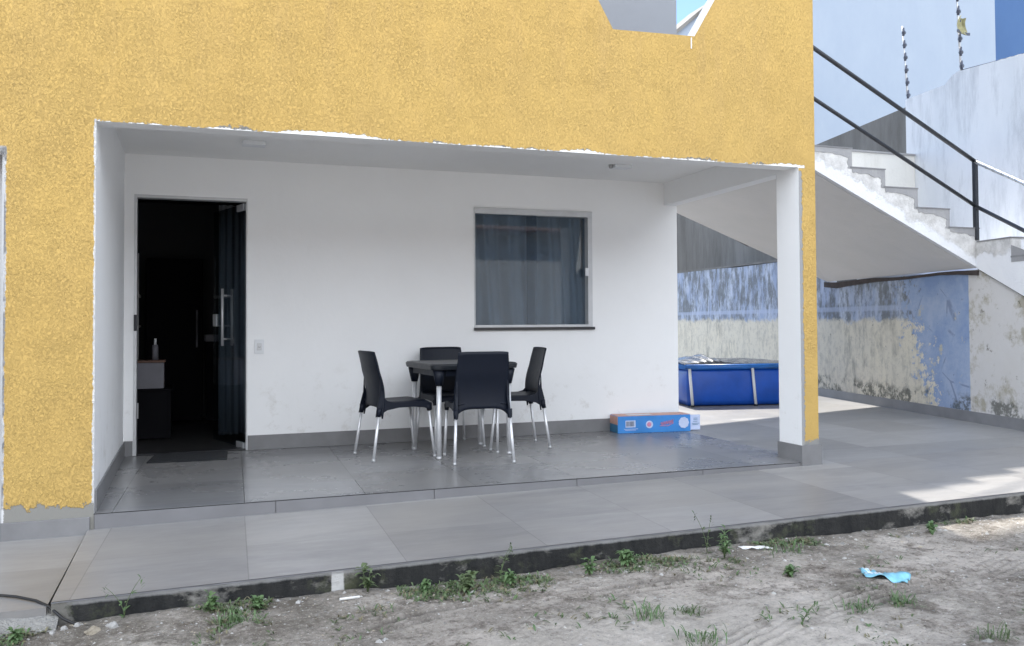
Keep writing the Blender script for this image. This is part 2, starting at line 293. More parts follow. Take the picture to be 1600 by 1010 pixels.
def glass(name, tint, spec=.9):
    m = bpy.data.materials.new(name); m.use_nodes = True; t = m.node_tree; t.nodes.clear()
    o = t.nodes.new('ShaderNodeOutputMaterial'); mx = t.nodes.new('ShaderNodeMixShader'); tr = t.nodes.new('ShaderNodeBsdfTransparent'); gl = t.nodes.new('ShaderNodeBsdfGlossy')
    lw = t.nodes.new('ShaderNodeLayerWeight'); lw.inputs[0].default_value = .5
    pw = t.nodes.new('ShaderNodeMath'); pw.operation = 'POWER'; t.links.new(lw.outputs['Facing'], pw.inputs[0]); pw.inputs[1].default_value = 5
    fr = t.nodes.new('ShaderNodeMath'); fr.operation = 'MULTIPLY_ADD'; t.links.new(pw.outputs[0], fr.inputs[0]); fr.inputs[1].default_value = .94; fr.inputs[2].default_value = .045
    tr.inputs[0].default_value = (*tint, 1); gl.inputs[0].default_value = (spec, spec, spec, 1); gl.inputs['Roughness'].default_value = .02
    t.links.new(fr.outputs[0], mx.inputs[0]); t.links.new(tr.outputs[0], mx.inputs[1]); t.links.new(gl.outputs[0], mx.inputs[2]); t.links.new(mx.outputs[0], o.inputs[0])
    return m
M['wglass'] = glass('tinted_window_glass', (.62, .69, .75))
M['dglass'] = glass('tinted_door_glass', (.66, .70, .73))

# ground
g = G('sandy_soil'); x, y, z = g.xyz()
n1 = g.noise(.9, 8, .68); n2 = g.noise(6, 8, .75); n3 = g.noise(40, 6, .8); n4 = g.noise(2.4, 7, .7)
c = g.mix(g.ramp(n1, [(.40, 0.), (.58, 1.)]), (.21, .19, .16), (.56, .51, .455))
c = g.mix(g.ramp(n2, [(.36, 1.), (.52, 0.)]), c, (.16, .135, .11))
c = g.mix(g.mth('MULTIPLY', g.ramp(n4, [(.56, 0.), (.68, 1.)]), .75), c, (.72, .67, .60))
c = g.mix(g.mth('MULTIPLY', g.ramp(n3, [(.52, 0.), (.66, 1.)]), .6), c, (.64, .59, .53))
c = g.mix(g.mth('MULTIPLY', g.ramp(g.noise(48, 6, .82), [(.34, 1.), (.46, 0.)]), .75), c, (.075, .065, .05))
c = g.mix(g.mth('MULTIPLY', g.ramp(g.noise(17, 7, .8), [(.36, 1.), (.47, 0.)]), .55), c, (.11, .095, .075))
c = g.mix(g.mth('MULTIPLY', g.step(g.vor(75), .16, -.05), .6), c, (.74, .71, .66))
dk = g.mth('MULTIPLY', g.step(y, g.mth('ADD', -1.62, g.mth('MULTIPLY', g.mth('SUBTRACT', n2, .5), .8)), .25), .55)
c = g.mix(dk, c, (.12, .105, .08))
heap = g.mth('SUBTRACT', 1., g.mth('ADD', g.mth('POWER', g.mth('DIVIDE', g.mth('SUBTRACT', x, 2.35), 1.25), 2.), g.mth('POWER', g.mth('DIVIDE', g.mth('ADD', y, 2.55), .62), 2.)))
heap = g.ramp(g.mth('ADD', heap, g.mth('MULTIPLY', g.mth('SUBTRACT', g.noise(3, 7, .75), .5), 2.4)), [(.15, 0.), (.8, 1.)])
c = g.mix(g.mth('MULTIPLY', heap, .42), c, g.mix(n3, (.66, .61, .54), (.84, .79, .72)))
ra_ = g.t.nodes.new('ShaderNodeAttribute'); ra_.attribute_name = 'rut'      # darkens the soil in the tyre grooves
c = g.mix(g.mth('MULTIPLY', g.mth('MULTIPLY', ra_.outputs['Fac'], g.ramp(n2, [(.3, .4), (.6, 1.)])), .75), c, (.07, .06, .055))
M['soil'] = g.set(c, .95, 0, g.bump(g.mth('ADD', n3, g.mth('MULTIPLY', n2, 1.2)), .02, 1.0))

def leafm(name, a, b):
    g = G(name); oi = g.t.nodes.new('ShaderNodeObjectInfo')
    c = g.mix(g.noise(25, 4, .7), a, b)
    return g.set(c, .55)
M['leaf1'] = leafm('fresh_weed_leaf', (.06, .12, .04), (.12, .19, .08))
M['leaf2'] = leafm('dull_weed_leaf', (.06, .10, .04), (.13, .17, .08))
M['dry'] = leafm('dry_grass', (.22, .19, .12), (.13, .13, .07))

# ------------------------------------------------------------------ mesh helper
class MB:
    def __init__(s): s.b = bmesh.new()
    def face(s, pts, mi=0):
        try: f = s.b.faces.new([s.b.verts.new(p) for p in pts]); f.material_index = mi; return f
        except ValueError: pass
    def box(s, x0, x1, y0, y1, z0, z1, mi=0):
        return s.prism([(x0, z0), (x1, z0), (x1, z1), (x0, z1)], y0, y1, mi=mi)
    def prism(s, poly, y0, y1, f=None, mi=0, fmi=None):
        """poly in (x,z) counter-clockwise seen from -y, extruded y0..y1; f maps (x,y,z)->point"""
        f = f or (lambda a, b, c: (a, b, c))
        A = [s.b.verts.new(f(px, y0, pz)) for px, pz in poly]; B = [s.b.verts.new(f(px, y1, pz)) for px, pz in poly]
        fr = s.b.faces.new(A); fr.material_index = mi if fmi is None else fmi
        s.b.faces.new(B[::-1]).material_index = mi
        n = len(poly)
        for i in range(n):
            q = s.b.faces.new((A[i], B[i], B[(i+1) % n], A[(i+1) % n])); q.material_index = mi
        return s
    def plan(s, poly, z0, z1, mi=0):
        A = [s.b.verts.new((px, py, z1)) for px, py in poly]; B = [s.b.verts.new((px, py, z0)) for px, py in poly]; n = len(poly)
        s.b.faces.new(A).material_index = mi; s.b.faces.new(B[::-1]).material_index = mi
        for i in range(n): s.b.faces.new((A[i], B[i], B[(i+1) % n], A[(i+1) % n])).material_index = mi
        return s
    def tube(s, pts, r, n=10, r1=None, mi=0):
        pts = [Vector(p) for p in pts]; rings = []
        for i, p in enumerate(pts):
            d = (pts[min(i+1, len(pts)-1)] - pts[max(i-1, 0)]).normalized()
            a = d.orthogonal().normalized() if i == 0 else (a - d*a.dot(d)).normalized()
            b = d.cross(a); rr = r if r1 is None else r + (r1-r)*i/(len(pts)-1)
            rings.append([s.b.verts.new(p + (a*math.cos(t)+b*math.sin(t))*rr) for t in [2*math.pi*k/n for k in range(n)]])
        for i in range(len(rings)-1):
            for k in range(n):
                s.b.faces.new((rings[i][k], rings[i][(k+1) % n], rings[i+1][(k+1) % n], rings[i+1][k])).material_index = mi
        s.b.faces.new(rings[0][::-1]).material_index = mi; s.b.faces.new(rings[-1]).material_index = mi
        return s
    def grid(s, nu, nv, fn, mi=0):
        V = [[s.b.verts.new(fn(i/(nu-1), j/(nv-1))) for j in range(nv)] for i in range(nu)]
        for i in range(nu-1):
            for j in range(nv-1): s.b.faces.new((V[i][j], V[i+1][j], V[i+1][j+1], V[i][j+1])).material_index = mi
        return s
    def build(s, name, mats, parent=None, smooth=False, bevel=0, solid=0, sub=0, merge=False, fix=True):
        if merge: bmesh.ops.remove_doubles(s.b, verts=s.b.verts, dist=1e-5)
        if fix: bmesh.ops.recalc_face_normals(s.b, faces=s.b.faces)
        me = bpy.data.meshes.new(name); s.b.to_mesh(me); s.b.free()
        for k in (mats if isinstance(mats, (list, tuple)) else [mats]): me.materials.append(M[k])
        if smooth:
            for p in me.polygons: p.use_smooth = True
        o = bpy.data.objects.new(name, me); COL.objects.link(o); o.parent = parent
        if parent is not None:
            pm = Matrix.Translation(-parent.location) if parent.type == 'EMPTY' else Matrix()
            if parent.type == 'EMPTY' and parent.get('_world'): o.location = -Vector(parent.location)
        if solid:
            md = o.modifiers.new('thick', 'SOLIDIFY'); md.thickness = solid; md.offset = 0
        if bevel:
            md = o.modifiers.new('soft_edges', 'BEVEL'); md.width = bevel; md.segments = 2; md.limit_method = 'ANGLE'; md.angle_limit = R(40)
        if sub:
            md = o.modifiers.new('sub', 'SUBSURF'); md.levels = sub; md.render_levels = sub
        return o

def thing(name, label, cat, loc=(0, 0, 0), group=None, world=True):
    o = bpy.data.objects.new(name, None); COL.objects.link(o); o.location = loc; o.empty_display_size = .2
    o['label'] = label; o['category'] = cat
    if group: o['group'] = group
    if world: o['_world'] = 1
    return o
def tag(o, label, cat, group=None):
    o['label'] = label; o['category'] = cat
    if group: o['group'] = group
    return o
def struct(o): o['kind'] = 'structure'; return o
def L(o, label): o['label'] = label; return o

# ================================================================== GROUND
def wz(x): return min(0., -.088+.0125*x)
def lerp_track(pts, x):
    for (a, b), (c_, d_) in zip(pts, pts[1:]):
        if a <= x <= c_: return b+(d_-b)*(x-a)/(c_-a)
T1 = [(1.0, -2.02), (1.14, -1.92), (1.37, -1.84), (1.61, -1.79), (1.84, -1.78), (2.15, -1.80), (2.31, -1.83), (2.59, -1.81), (2.8, -1.86), (3.07, -1.93), (3.36, -1.98), (3.52, -2.04), (3.76, -2.13), (3.95, -2.2)]
T2 = [(2.2, -2.72), (2.52, -2.56), (2.82, -2.43), (3.21, -2.33), (3.49, -2.29), (3.79, -2.29), (4.07, -2.24), (4.25, -2.18), (4.5, -2.1)]
TRK = [0.]
def gz(x, y):
    TRK[0] = 0.
    z = -.187+.009*max(-4, min(9, x))
    n = noise.noise(Vector((x*1.1, y*1.1, 3)))*.022 + noise.noise(Vector((x*4, y*4, 0)))*.010 + noise.noise(Vector((x*13, y*13, 5)))*.0055 + noise.noise(Vector((x*37, y*37, 9)))*.003
    if y > -1.36: n = min(0, n)*.5 - .03
    z += n
    if y < -1.5:
        for pts, offs in ((T1, (-.035, 0, .035, .06)), (T2, (-.09, -.045, 0, .045, .09))):
            t = lerp_track(pts, x)
            if t is not None and abs(y-t) < .2:
                fade = min(1, (x-pts[0][0])*3, (pts[-1][0]-x)*3)*(.55+.45*math.sin(x*5.3+pts[0][0]))
                for o_ in offs:
                    dd = (y-t-o_*(1+.1*math.sin(x*3)))/.0105
                    if abs(dd) < 4: z -= .020*fade*math.exp(-dd*dd); TRK[0] = max(TRK[0], fade*math.exp(-dd*dd*.8))
                    dd2 = (y-t-o_-.02)/.009
                    if abs(dd2) < 4: z += .007*fade*math.exp(-dd2*dd2)
    return z
def axis(a, b, st, far):
    v = []; x = a
    while x <= b: v.append(x); x += st
    d = st; lo = [a]; hi = [v[-1]]
    while hi[-1] < far: d *= 1.45; hi.append(hi[-1]+d); lo.append(lo[-1]-d)
    return lo[:0:-1]+v+hi[1:]
X = axis(-.6, 5.8, .0125, 300); Y = axis(-3.2, -1.34, .0075, 300)
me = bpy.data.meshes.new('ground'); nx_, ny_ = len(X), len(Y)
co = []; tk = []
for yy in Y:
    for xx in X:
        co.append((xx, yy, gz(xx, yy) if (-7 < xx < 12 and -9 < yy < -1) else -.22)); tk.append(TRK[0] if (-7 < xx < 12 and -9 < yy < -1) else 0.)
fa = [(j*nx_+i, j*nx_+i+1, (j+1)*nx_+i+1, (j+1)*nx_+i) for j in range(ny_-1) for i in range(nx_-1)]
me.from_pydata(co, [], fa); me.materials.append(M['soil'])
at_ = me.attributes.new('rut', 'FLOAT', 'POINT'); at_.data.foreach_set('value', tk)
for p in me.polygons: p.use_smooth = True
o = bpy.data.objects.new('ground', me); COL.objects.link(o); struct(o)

# walkway slab (slopes up to the right and meets the yard)
def yz(x, y):
    z = wz(x)
    if y > 0: z *= max(0, 1-y/2.0)
    return z
b = MB(); b.grid(30, 3, lambda u, v: (-.03+9*u, -1.35+1.349*v, wz(-.03+9*u))); struct(b.build('walkway', 'walk', fix=False))
b = MB(); b.grid(24, 40, lambda u, v: ((XR+WP)+u*(7.75+.219*(v*12)-(XR+WP)), v*12, yz((XR+WP)+u*(7.75+.219*(v*12)-(XR+WP)), v*12))); struct(b.build('yard_paving', 'yard', fix=False))
b = MB(); b.grid(260, 8, lambda u, v: (-.03+9*u, -1.352-.006*noise.noise(Vector((u*90, v*3, 1)))-.010*v*v, wz(-.03+9*u)-.006-.24*v)); struct(b.build('kerb', 'kerb', smooth=True))
b = MB(); b.grid(160, 2, lambda u, v: (-.03+9*u, -1.354+.006*noise.noise(Vector((u*70, 0, 4)))*v-.0+.012*v, wz(-.03+9*u)-.006+.0045*v)); struct(b.build('walkway_edge', 'curb'))
# lower paving to the left of the joint
b = MB(); b.plan([(-7, -1.30), (-.05, -1.34), (-.042, -.021), (-7, -.021)], -.4, -.112); struct(b.build('lower_walkway', 'walk'))
b = MB()
b.grid(60, 14, lambda u, v: (-2.2+2.2*u, -1.30-.22*v, -.125-.075*v+.018*noise.noise(Vector((u*14, v*4, 2)))-.02*v*v)); struct(b.build('broken_cement_edge', 'rubble', smooth=True))
# veranda floor with its step
b = MB(); b.box(0, XR+WP, 0.0, D, -.2, 0); struct(b.build('veranda_floor', 'tile', bevel=.003))
b = MB()
xs = [0.002, .985, 1.96, 2.95, 3.93, XR-.03]
for a, c_ in zip(xs, xs[1:]): b.box(a+.002, c_-.002, -.009, -.0005, -.11, -.006)
struct(b.build('veranda_step', 'curb', bevel=.0015))
b = MB(); b.box(0.0, XR-.02, -.006, -.0004, -.0058, -.0012); struct(b.build('step_joint', 'cable'))

# ================================================================== HOUSE
house = thing('house', 'yellow rendered house with an open white veranda under a hexagonal opening', 'house')
FT = 4.5
b = MB()
Y0, Y1 = 0, .15
b.prism([(-.455, -.12), (0, -.12), (0, H), (-.455, H)], Y0, Y1, fmi=1)
b.prism([(-7, H), (XR+WP, H), (XR+WP, 3.0), (-7, 3.0)], Y0, Y1, fmi=1)
b.prism([(-7, 2.01), (-.455, 2.01), (-.455, H), (-7, H)], Y0, Y1, fmi=1)
b.prism([(-7, -.12), (-1.45, -.12), (-1.45, 2.01), (-7, 2.01)], Y0, Y1, fmi=1)
hx = [(3.253, 3.085), (3.904, 3.105), (4.24, 3.66), (3.90, 4.22), (3.25, 4.20), (2.93, 3.64)]
b.prism([(-7, 3.0), (3.253, 3.0), hx[0], hx[5], (-7, 3.64)], Y0, Y1, fmi=1)
b.prism([(3.253, 3.0), (3.904, 3.0), hx[1], hx[0]], Y0, Y1, fmi=1)
b.prism([(3.904, 3.0), (XR+WP, 3.0), (XR+WP, 3.66), hx[2], hx[1]], Y0, Y1, fmi=1)
b.prism([(-7, 3.64), hx[5], hx[4], (3.25, FT), (-7, FT)], Y0, Y1, fmi=1)
b.prism([hx[4], hx[3], (3.90, FT), (3.25, FT)], Y0, Y1, fmi=1)
b.prism([hx[3], hx[2], (XR+WP, 3.66), (XR+WP, FT), (3.90, FT)], Y0, Y1, fmi=1)
fwall = b.build('front_wall', ['white', 'yellow'], house, merge=False)
L(fwall, 'textured yellow render with white overpaint along the veranda lintel')
b = MB(); b.box(3.872, 3.880, -.0035, -.0005, 3.012, 3.092); b.build('paint_drip', 'whitep', fwall)
# pillar
b = MB(); b.prism([(XR, HB), (XR+WP, HB), (XR+WP, H), (XR, H)], 0, DP, fmi=1)
pil_o = b.build('pillar', ['white', 'yellow'], house)
L(pil_o, 'white sided pillar with a narrow yellow front')
b = MB(); b.box(XR-.012, XR+WP+.02, -.015, DP+.012, -.05, HB); b.build('plinth', 'skirt', pil_o, bevel=.0015)
# interior faces of the veranda
b = MB()
# back wall pieces round the door and the window
dx0, dx1, dH = .072, .945, 2.10; wx0, wx1, wz0, wz1 = 2.93, 4.116, 1.0, 2.104
BY0, BY1 = D, D+.15
for (a, c_, z0, z1) in ((-.12, dx0, 0, HC), (dx0, dx1, dH, HC), (dx1, wx0, 0, HC), (wx0, wx1, 0, wz0), (wx0, wx1, wz1, HC), (wx1, XB, 0, HC)):
    b.box(a, c_, BY0, BY1, z0, z1)
b.build('back_wall', 'white', house)
b = MB(); b.box(-.12, 0, .15, D, -.05, HC); b.build('side_wall', 'white', house)
b = MB(); b.plan([(-.12, .1505), (4.943, .1505), (XB-.002, D-.001), (XB-.002, D+.15), (-.12, D+.15)], HC, 2.6); ceil = b.build('ceiling', 'ceil', house)
b = MB(); b.plan([(4.82, .1505), (4.943, .1505), (XB-.002, D-.0005), (4.909, D-.0005)], 2.2035, HC-.0005); b.build('side_beam', 'white', house)
# skirting
b = MB(); b.box(.0, dx0-.004, D-.012, D-.0005, .001, HB); b.box(dx1+.004, XB, D-.012, D-.0005, .001, HB); b.box(.0005, .012, .03, D-.012, .001, HB)
b.box(XB-.0, XB+.012, D-.012, 6.5, .001, HB)
b.build('skirting', 'skirt', house, bevel=.001)
b = MB(); b.box(-7, -.455, -.0185, -.0005, -.117, -.017); b.box(-.4545, -.020, -.0205, -.0005, -.117, -.017); L(b.build('wall_base_tile', 'skirt', house, bevel=.0015), 'grey tile strip at the foot of the yellow wall')
# rest of the body: rooms behind, upper storey, added unseen sun-blocking slab
b = MB(); b.box(XB-.15, XB, D+.15, 7, -.05, 2.95); b.box(-7, XB-.15, 6.85, 7, -.05, 2.95); b.box(-7, -6.85, .15, 6.85, -.05, 2.95)
b.build('rear_wall', 'white', house)
b = MB(); b.box(-6.85, XB-.15, D+.15, 6.85, 2.45, 2.95); b.box(-6.85, -.12, .15, D+.15, 2.45, 2.95); b.build('upper_floor', 'ceil', house)
b = MB(); b.box(-7, 4.473, 1.2, 3.4, 2.95, 5.399); b.build('upper_storey', 'greyp', house)
b = MB(); b.box(4.2, 8.9, 1.0, 2.7, 5.4, 5.55); b.build('roof', 'ceil', house)  # unseen slab added over the stair to shape the sun patch
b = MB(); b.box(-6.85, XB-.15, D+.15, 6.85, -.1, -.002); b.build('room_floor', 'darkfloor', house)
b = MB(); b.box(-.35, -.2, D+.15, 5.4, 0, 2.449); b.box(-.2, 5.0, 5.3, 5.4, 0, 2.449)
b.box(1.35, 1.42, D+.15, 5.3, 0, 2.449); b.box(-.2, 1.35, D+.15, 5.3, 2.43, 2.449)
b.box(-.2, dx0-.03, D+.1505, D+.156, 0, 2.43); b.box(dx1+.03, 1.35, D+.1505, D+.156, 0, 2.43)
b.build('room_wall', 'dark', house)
# small recess at the far left with a metal gate frame
b = MB(); b.box(-.4555, -.4545, .001, .149, -.1, 2.009); b.box(-1.5, -.4556, .30, .36, -.12, 2.2); b.box(-.475, -.4556, .06, .10, -.11, 2.0); b.build('side_door', ['alup'], house)

# ---- door
door = MB(); fr = .03
door.box(dx0, dx0+.022, D-.004, D+.10, .001, dH-.026); door.box(dx0, dx1, D-.004, D+.10, dH-.025, dH)
door.box(dx1-.010, dx1, D+.004, D+.10, .001, dH-.026)
dr = door.build('door', 'alup', house, bevel=.001); L(dr, 'dark glass door standing open in a thin metal frame')
b = MB(); b.box(dx0+.0225, dx1-.0105, D+.02, D+.13, .0008, .010); b.build('threshold', 'granite', dr)
hv = Vector((dx1-.02, D+.07, 0)); ev = Vector((.700, 2.985, 0)); dd = (ev-hv).normalized(); nn = Vector((-dd.y, dd.x, 0))
def slab(b, s0, s1, t0, t1, z0, z1):
    P = [hv+dd*s0+nn*t0, hv+dd*s1+nn*t0, hv+dd*s1+nn*t1, hv+dd*s0+nn*t1]; b.plan([(p.x, p.y) for p in P], z0, z1)
LW = (ev-hv).length
b = MB(); slab(b, 0, LW, -.005, .005, .012, dH-.035); b.build('glass_leaf', 'dglass', dr)
for za_, zb_ in ((.004, .055), (dH-.09, dH-.032)):
    b = MB(); slab(b, 0, .16, -.011, .011, za_, zb_); b.build('patch_hinge', 'alu', dr, bevel=.002)
b = MB(); slab(b, LW-.085, LW+.002, -.013, .013, 1.03, 1.14); b.build('lock', 'whitep', dr, bevel=.003)
b = MB()
for sgn in (-1, 1): 
    P = hv+dd*(LW-.34)+nn*(.045*sgn)
    b.tube([(P.x, P.y, .86), (P.x, P.y, 1.36)], .012, 12)
    for zz in (.92, 1.30):
        Q = hv+dd*(LW-.34)+nn*(.004*sgn); b.tube([(Q.x, Q.y, zz), (P.x, P.y, zz)], .008, 8)
b.build('handle', 'alu', dr, smooth=True)
b = MB(); b.box(dx0+.0005, dx0+.024, D-.010, D-.0045, 1.0, 1.13); b.build('strike_plate', 'steel', dr)
# curtain gathered behind the leaf
b = MB(); b.grid(90, 4, lambda u, v: (.74+.50*u, D+.80+.025*math.sin(u*52)+.014*math.sin(u*21+v), .04+2.1*v)); tag(b.build('door_curtain', 'curtb', None, smooth=True, solid=.003), 'blue curtain gathered behind the right side of the glass door', 'curtain')

# ---- window
b = MB()
wf0, wf1 = D-.012, D+.12
b.box(wx0, wx1, wf0, wf1, wz1-.052, wz1); b.box(wx1-.045, wx1, wf0, wf1, wz0+.0275, wz1-.0525); b.box(wx0, wx0+.012, wf0+.006, wf1, wz0+.0275, wz1-.0525); b.box(wx0, wx1, wf0, wf1, wz0+.004, wz0+.027)
b.box(wx0, wx1, wf0-.006, wf0-.0005, wz1-.010, wz1+.004)
win = b.build('window', 'alup', house, bevel=.0015); L(win, 'tinted sliding window with a pale metal frame on the back wall')
b = MB(); b.box(wx0+.0125, 3.56, D+.03, D+.036, wz0+.028, wz1-.053); b.build('pane', 'wglass', win)
b = MB(); b.box(3.47, wx1-.0455, D+.06, D+.066, wz0+.028, wz1-.053); b.build('pane', 'wglass', win)
b = MB(); b.box(wx0-.004, wx1+.018, D-.028, D+.14, wz0-.022, wz0+.0035); b.build('sill', 'granite', win, bevel=.002)
b = MB(); b.box(wx1-.075, wx1-.040, D-.020, D-.0125, 1.49, 1.565); b.build('latch', 'whitep', win, bevel=.002)
b = MB()
def cfold(u, v):
    x_ = 2.9+1.25*u; a = .045*math.sin(u*24+1.6*math.sin(v*2.2)+.6*u)+.022*math.sin(u*63+v*2.5)+.02*math.sin(u*9-v*3)
    return (x_+.02*math.sin(v*3+u*9), D+.16+a+.02*v, .85+1.35*v)
b.grid(150, 14, cfold)
tag(b.build('window_curtain', 'curt', None, smooth=True, solid=.002), 'grey curtain hanging in loose folds behind the window glass', 'curtain')
b = MB(); b.box(wx0-.1, wx1+.1, D+.40, D+.44, .8, 2.3); b.build('room_darkness_panel', 'dark', house)

# switch plate
sw = MB(); sw.box(1.003, 1.079, D-.009, D-.0005, .80, .92); t = tag(sw.build('wall_socket', 'whitep', None, bevel=.002), 'white plastic wall socket just right of the glass door', 'socket')
b = MB(); b.box(1.022, 1.060, D-.013, D-.0095, .83, .89); b.build('socket_insert', 'alup', t, bevel=.002)
b = MB()
for dx_ in (-.008, 0, .008): b.tube([(1.041+dx_, D-.0145, .858-(.004 if dx_ == 0 else 0)), (1.041+dx_, D-.0125, .858-(.004 if dx_ == 0 else 0))], .0028, 8)
b.build('socket_hole', 'cable', t)

# ceiling fittings
b = MB(); b.box(.86, 1.03, 1.36, 1.47, HC-.032, HC-.0005); tag(b.build('ceiling_fitting', 'whitep', None, bevel=.004), 'plain white box fitting on the veranda ceiling near the door', 'ceiling light')
t = thing('ceiling_fitting', 'small white ceiling plate with a grey lamp holder near the pillar', 'ceiling light', (4.0, 1.45, HC))
b = MB(); b.box(3.97, 4.13, 1.40, 1.51, HC-.026, HC-.0005); b.build('plate', 'whitep', t, bevel=.003)
b = MB(); b.tube([(3.95, 1.45, HC-.0005), (3.95, 1.45, HC-.015), (3.95, 1.45, HC-.03)], .022, 14, .015); b.build('lamp_holder', 'mortar', t, smooth=True)

# doormat
b = MB(); b.plan([(.19, 1.765), (.77, 1.725), (.79, 2.175), (.235, 2.195)], .001, .011)
mt = tag(b.build('doormat', 'mat', None, bevel=.003), 'dark rubber doormat lying in front of the glass door', 'doormat')

# interior things, faint
t = thing('cabinet', 'low dark cabinet inside the doorway carrying a white box', 'cabinet', (.15, 3.4, 0))
b = MB(); b.box(-.19, .33, 3.2, 3.7, .01, .44); b.box(-.20, .34, 3.19, 3.71, .4405, .46); b.build('body', 'furn', t, bevel=.004)
b = MB(); b.tube([(.05, 3.19, .2), (.05, 3.19, .34)], .008, 8); b.build('handle', 'alu', t)
b = MB(); b.box(-.04, .27, 3.25, 3.5, .461, .70); wb = tag(b.build('storage_box', 'furnw', None, bevel=.006), 'pale box standing on the dark cabinet inside the doorway', 'box')
b = MB(); b.box(-.05, .28, 3.24, 3.51, .7005, .72); b.build('lid', 'tilebr', wb, bevel=.002)
b = MB(); b.tube([(.19, 3.36, .7205), (.19, 3.36, .83), (.19, 3.36, .86)], .03, 14, .024); t = tag(b.build('bottle', 'furnw', None, smooth=True), 'white bottle standing on the pale box inside the doorway', 'bottle')
b = MB(); b.tube([(.19, 3.36, .8601), (.19, 3.36, .92)], .012, 10); b.build('cap', 'whitep', t, smooth=True)
t = thing('refrigerator', 'tall black refrigerator deep inside the dark room', 'refrigerator', (.35, 4.9, 0))
b = MB(); b.box(.05, .62, 4.6, 5.2, .02, 1.75); b.build('body', 'furn', t, bevel=.01)
b = MB(); b.tube([(.56, 4.57, .8), (.56, 4.57, 1.2)], .01, 8); b.build('handle', 'furnw', t)
t = thing('counter', 'kitchen counter deep inside the room past the open door', 'counter', (.95, 4.8, 0))
b = MB(); b.box(.64, 1.33, 4.6, 5.2, .86, .93); b.build('top', 'furnw', t, bevel=.004)
b = MB(); b.box(.66, 1.33, 4.65, 5.2, .01, .859); b.build('base', 'furn', t)
b = MB(); b.box(-.19, .02, 3.9, 4.3, 1.32, 1.345); b.box(-.19, .02, 3.9, 4.3, 1.02, 1.04); b.tube([(.01, 3.92, .3), (.01, 3.92, 1.75)], .009, 8); tag(b.build('wall_rack', 'alup', None), 'narrow metal rack on the left wall inside the doorway', 'rack')

# ================================================================== STAIRCASE
K0 = 7.72; SH = .219
stc = thing('staircase', 'white concrete outside staircase with black handrail climbing past the yellow wall', 'staircase', (8, 1.3, 0))
NOS = [(8.02, 1.973), (7.633, 2.154), (7.227, 2.341), (6.826, 2.509), (6.43, 2.69), (5.95, 2.87), (5.63, 2.95)]
def shear(x, y, z):
    k = max(0., min(1., (x-5.0)/1.0))
    return (x+SH*(y-1.286)*k, y, z)
def botz(x): return 1.575-.4467*(x-8.0)
poly = [(4.96, botz(4.96)), (7.98, botz(7.98)+.0)]
poly += [(8.002, 1.577), (8.002, 1.83), (8.002, 1.973)]
for (xa, za), (xb, zb) in zip(NOS, NOS[1:]): poly += [(xb, za), (xb, zb)]
poly = poly[:-1] + [(5.63, 2.95), (4.96, 2.95)]
b = MB(); b.prism(poly, 1.3, 4.35, shear)
uf = b.build('upper_flight', ['stair'], stc)
# separate soffit skin
b = MB(); b.face([shear(4.97, 1.36, botz(4.97)-.003), shear(7.985, 1.36, botz(7.985)-.003), shear(7.985, 4.34, botz(7.985)-.003), shear(4.97, 4.34, botz(4.97)-.003)])
b.build('soffit', 'soffit', uf, solid=.003)
rng = random.Random(3)
for i, ((xa, za), (xb, zb)) in enumerate(zip(NOS[:-1], NOS[1:])):
    # bare mortar L under each tread edge: along tread from xb to xa at za, then down the riser at xa
    nxt = (NOS[i-1][1] if i else 1.86)
    inner = []
    n_ = 9
    for k in range(n_+1):
        u = k/n_; inner.append((xb+.01+(xa-.055-xb)*u, za-.035-.045*u*u-.016*rng.random()))
    for k in range(1, 6):
        u = k/5; inner.append((xa-.05+.02*rng.random()-.01*u, za-.07-(za-nxt-.07)*u-.012*rng.random()))
    pl = [(xb, za+.003)] + inner + [(xa+.003, nxt-.01), (xa+.003, za+.003)]
    b = MB(); b.prism(pl, 1.2955, 1.2995); b.build('mortar_edge', 'mortar', uf)
    b = MB(); b.prism([(xb-.02, za+.0005), (xa+.006, za+.0005), (xa+.006, za+.012), (xb-.02, za+.012)], 1.29, 4.34, shear); b.build('tread_tile', 'skirt', uf)
# lower flight against the boundary wall (local frame: y along, offset k across)
def wp(k, y, z): return (k+SH*y, y, z)
class WB(MB):
    def wprism(s, poly, k0, k1, mi=0):      # poly in (y,z)
        A = [s.b.verts.new(wp(k0, y_, z_)) for y_, z_ in poly]; B = [s.b.verts.new(wp(k1, y_, z_)) for y_, z_ in poly]; n = len(poly)
        s.b.faces.new(A).material_index = mi; s.b.faces.new(B[::-1]).material_index = mi
        for i in range(n): s.b.faces.new((A[i], B[i], B[(i+1) % n], A[(i+1) % n])).material_index = mi
        return s
prof = [(3.84, 1.83), (.80, 1.83)]; yv, zv = .80, 1.83
while zv > .2:
    zv -= .187; prof += [(yv, zv), (yv-.38, zv)]; yv -= .38
top = list(prof)
b = WB(); b.wprism(top+[(yv, -.2), (3.84, -.2)], K0+.155, 8.9); lf = b.build('lower_flight', 'stair', stc)
b = WB(); band = [(1.295, 1.575), (1.295, 1.832)]+[(y_, z_+.002) for y_, z_ in prof[1:]]+[(yv, 1.575-.47*(1.286-yv))]
b.wprism(band, K0-.03, K0+.154); L(b.build('stringer', 'stair', stc), 'white painted stringer of the lower flight')
b = WB(); b.wprism([(.795, 1.765), (.795, 1.60), (.45, 1.60), (.45, 1.64)], K0-.034, K0-.0305); b.build('mortar_edge', 'mortar', lf)
b = WB(); b.wprism([(.80, 1.643), (.80, 1.66), (.40, 1.66), (.40, 1.643)], K0-.036, 8.9); b.wprism([(1.28, 1.832), (1.28, 1.845), (.79, 1.845), (.79, 1.832)], K0-.036, 8.9); b.build('tread_tile', 'skirt', lf)
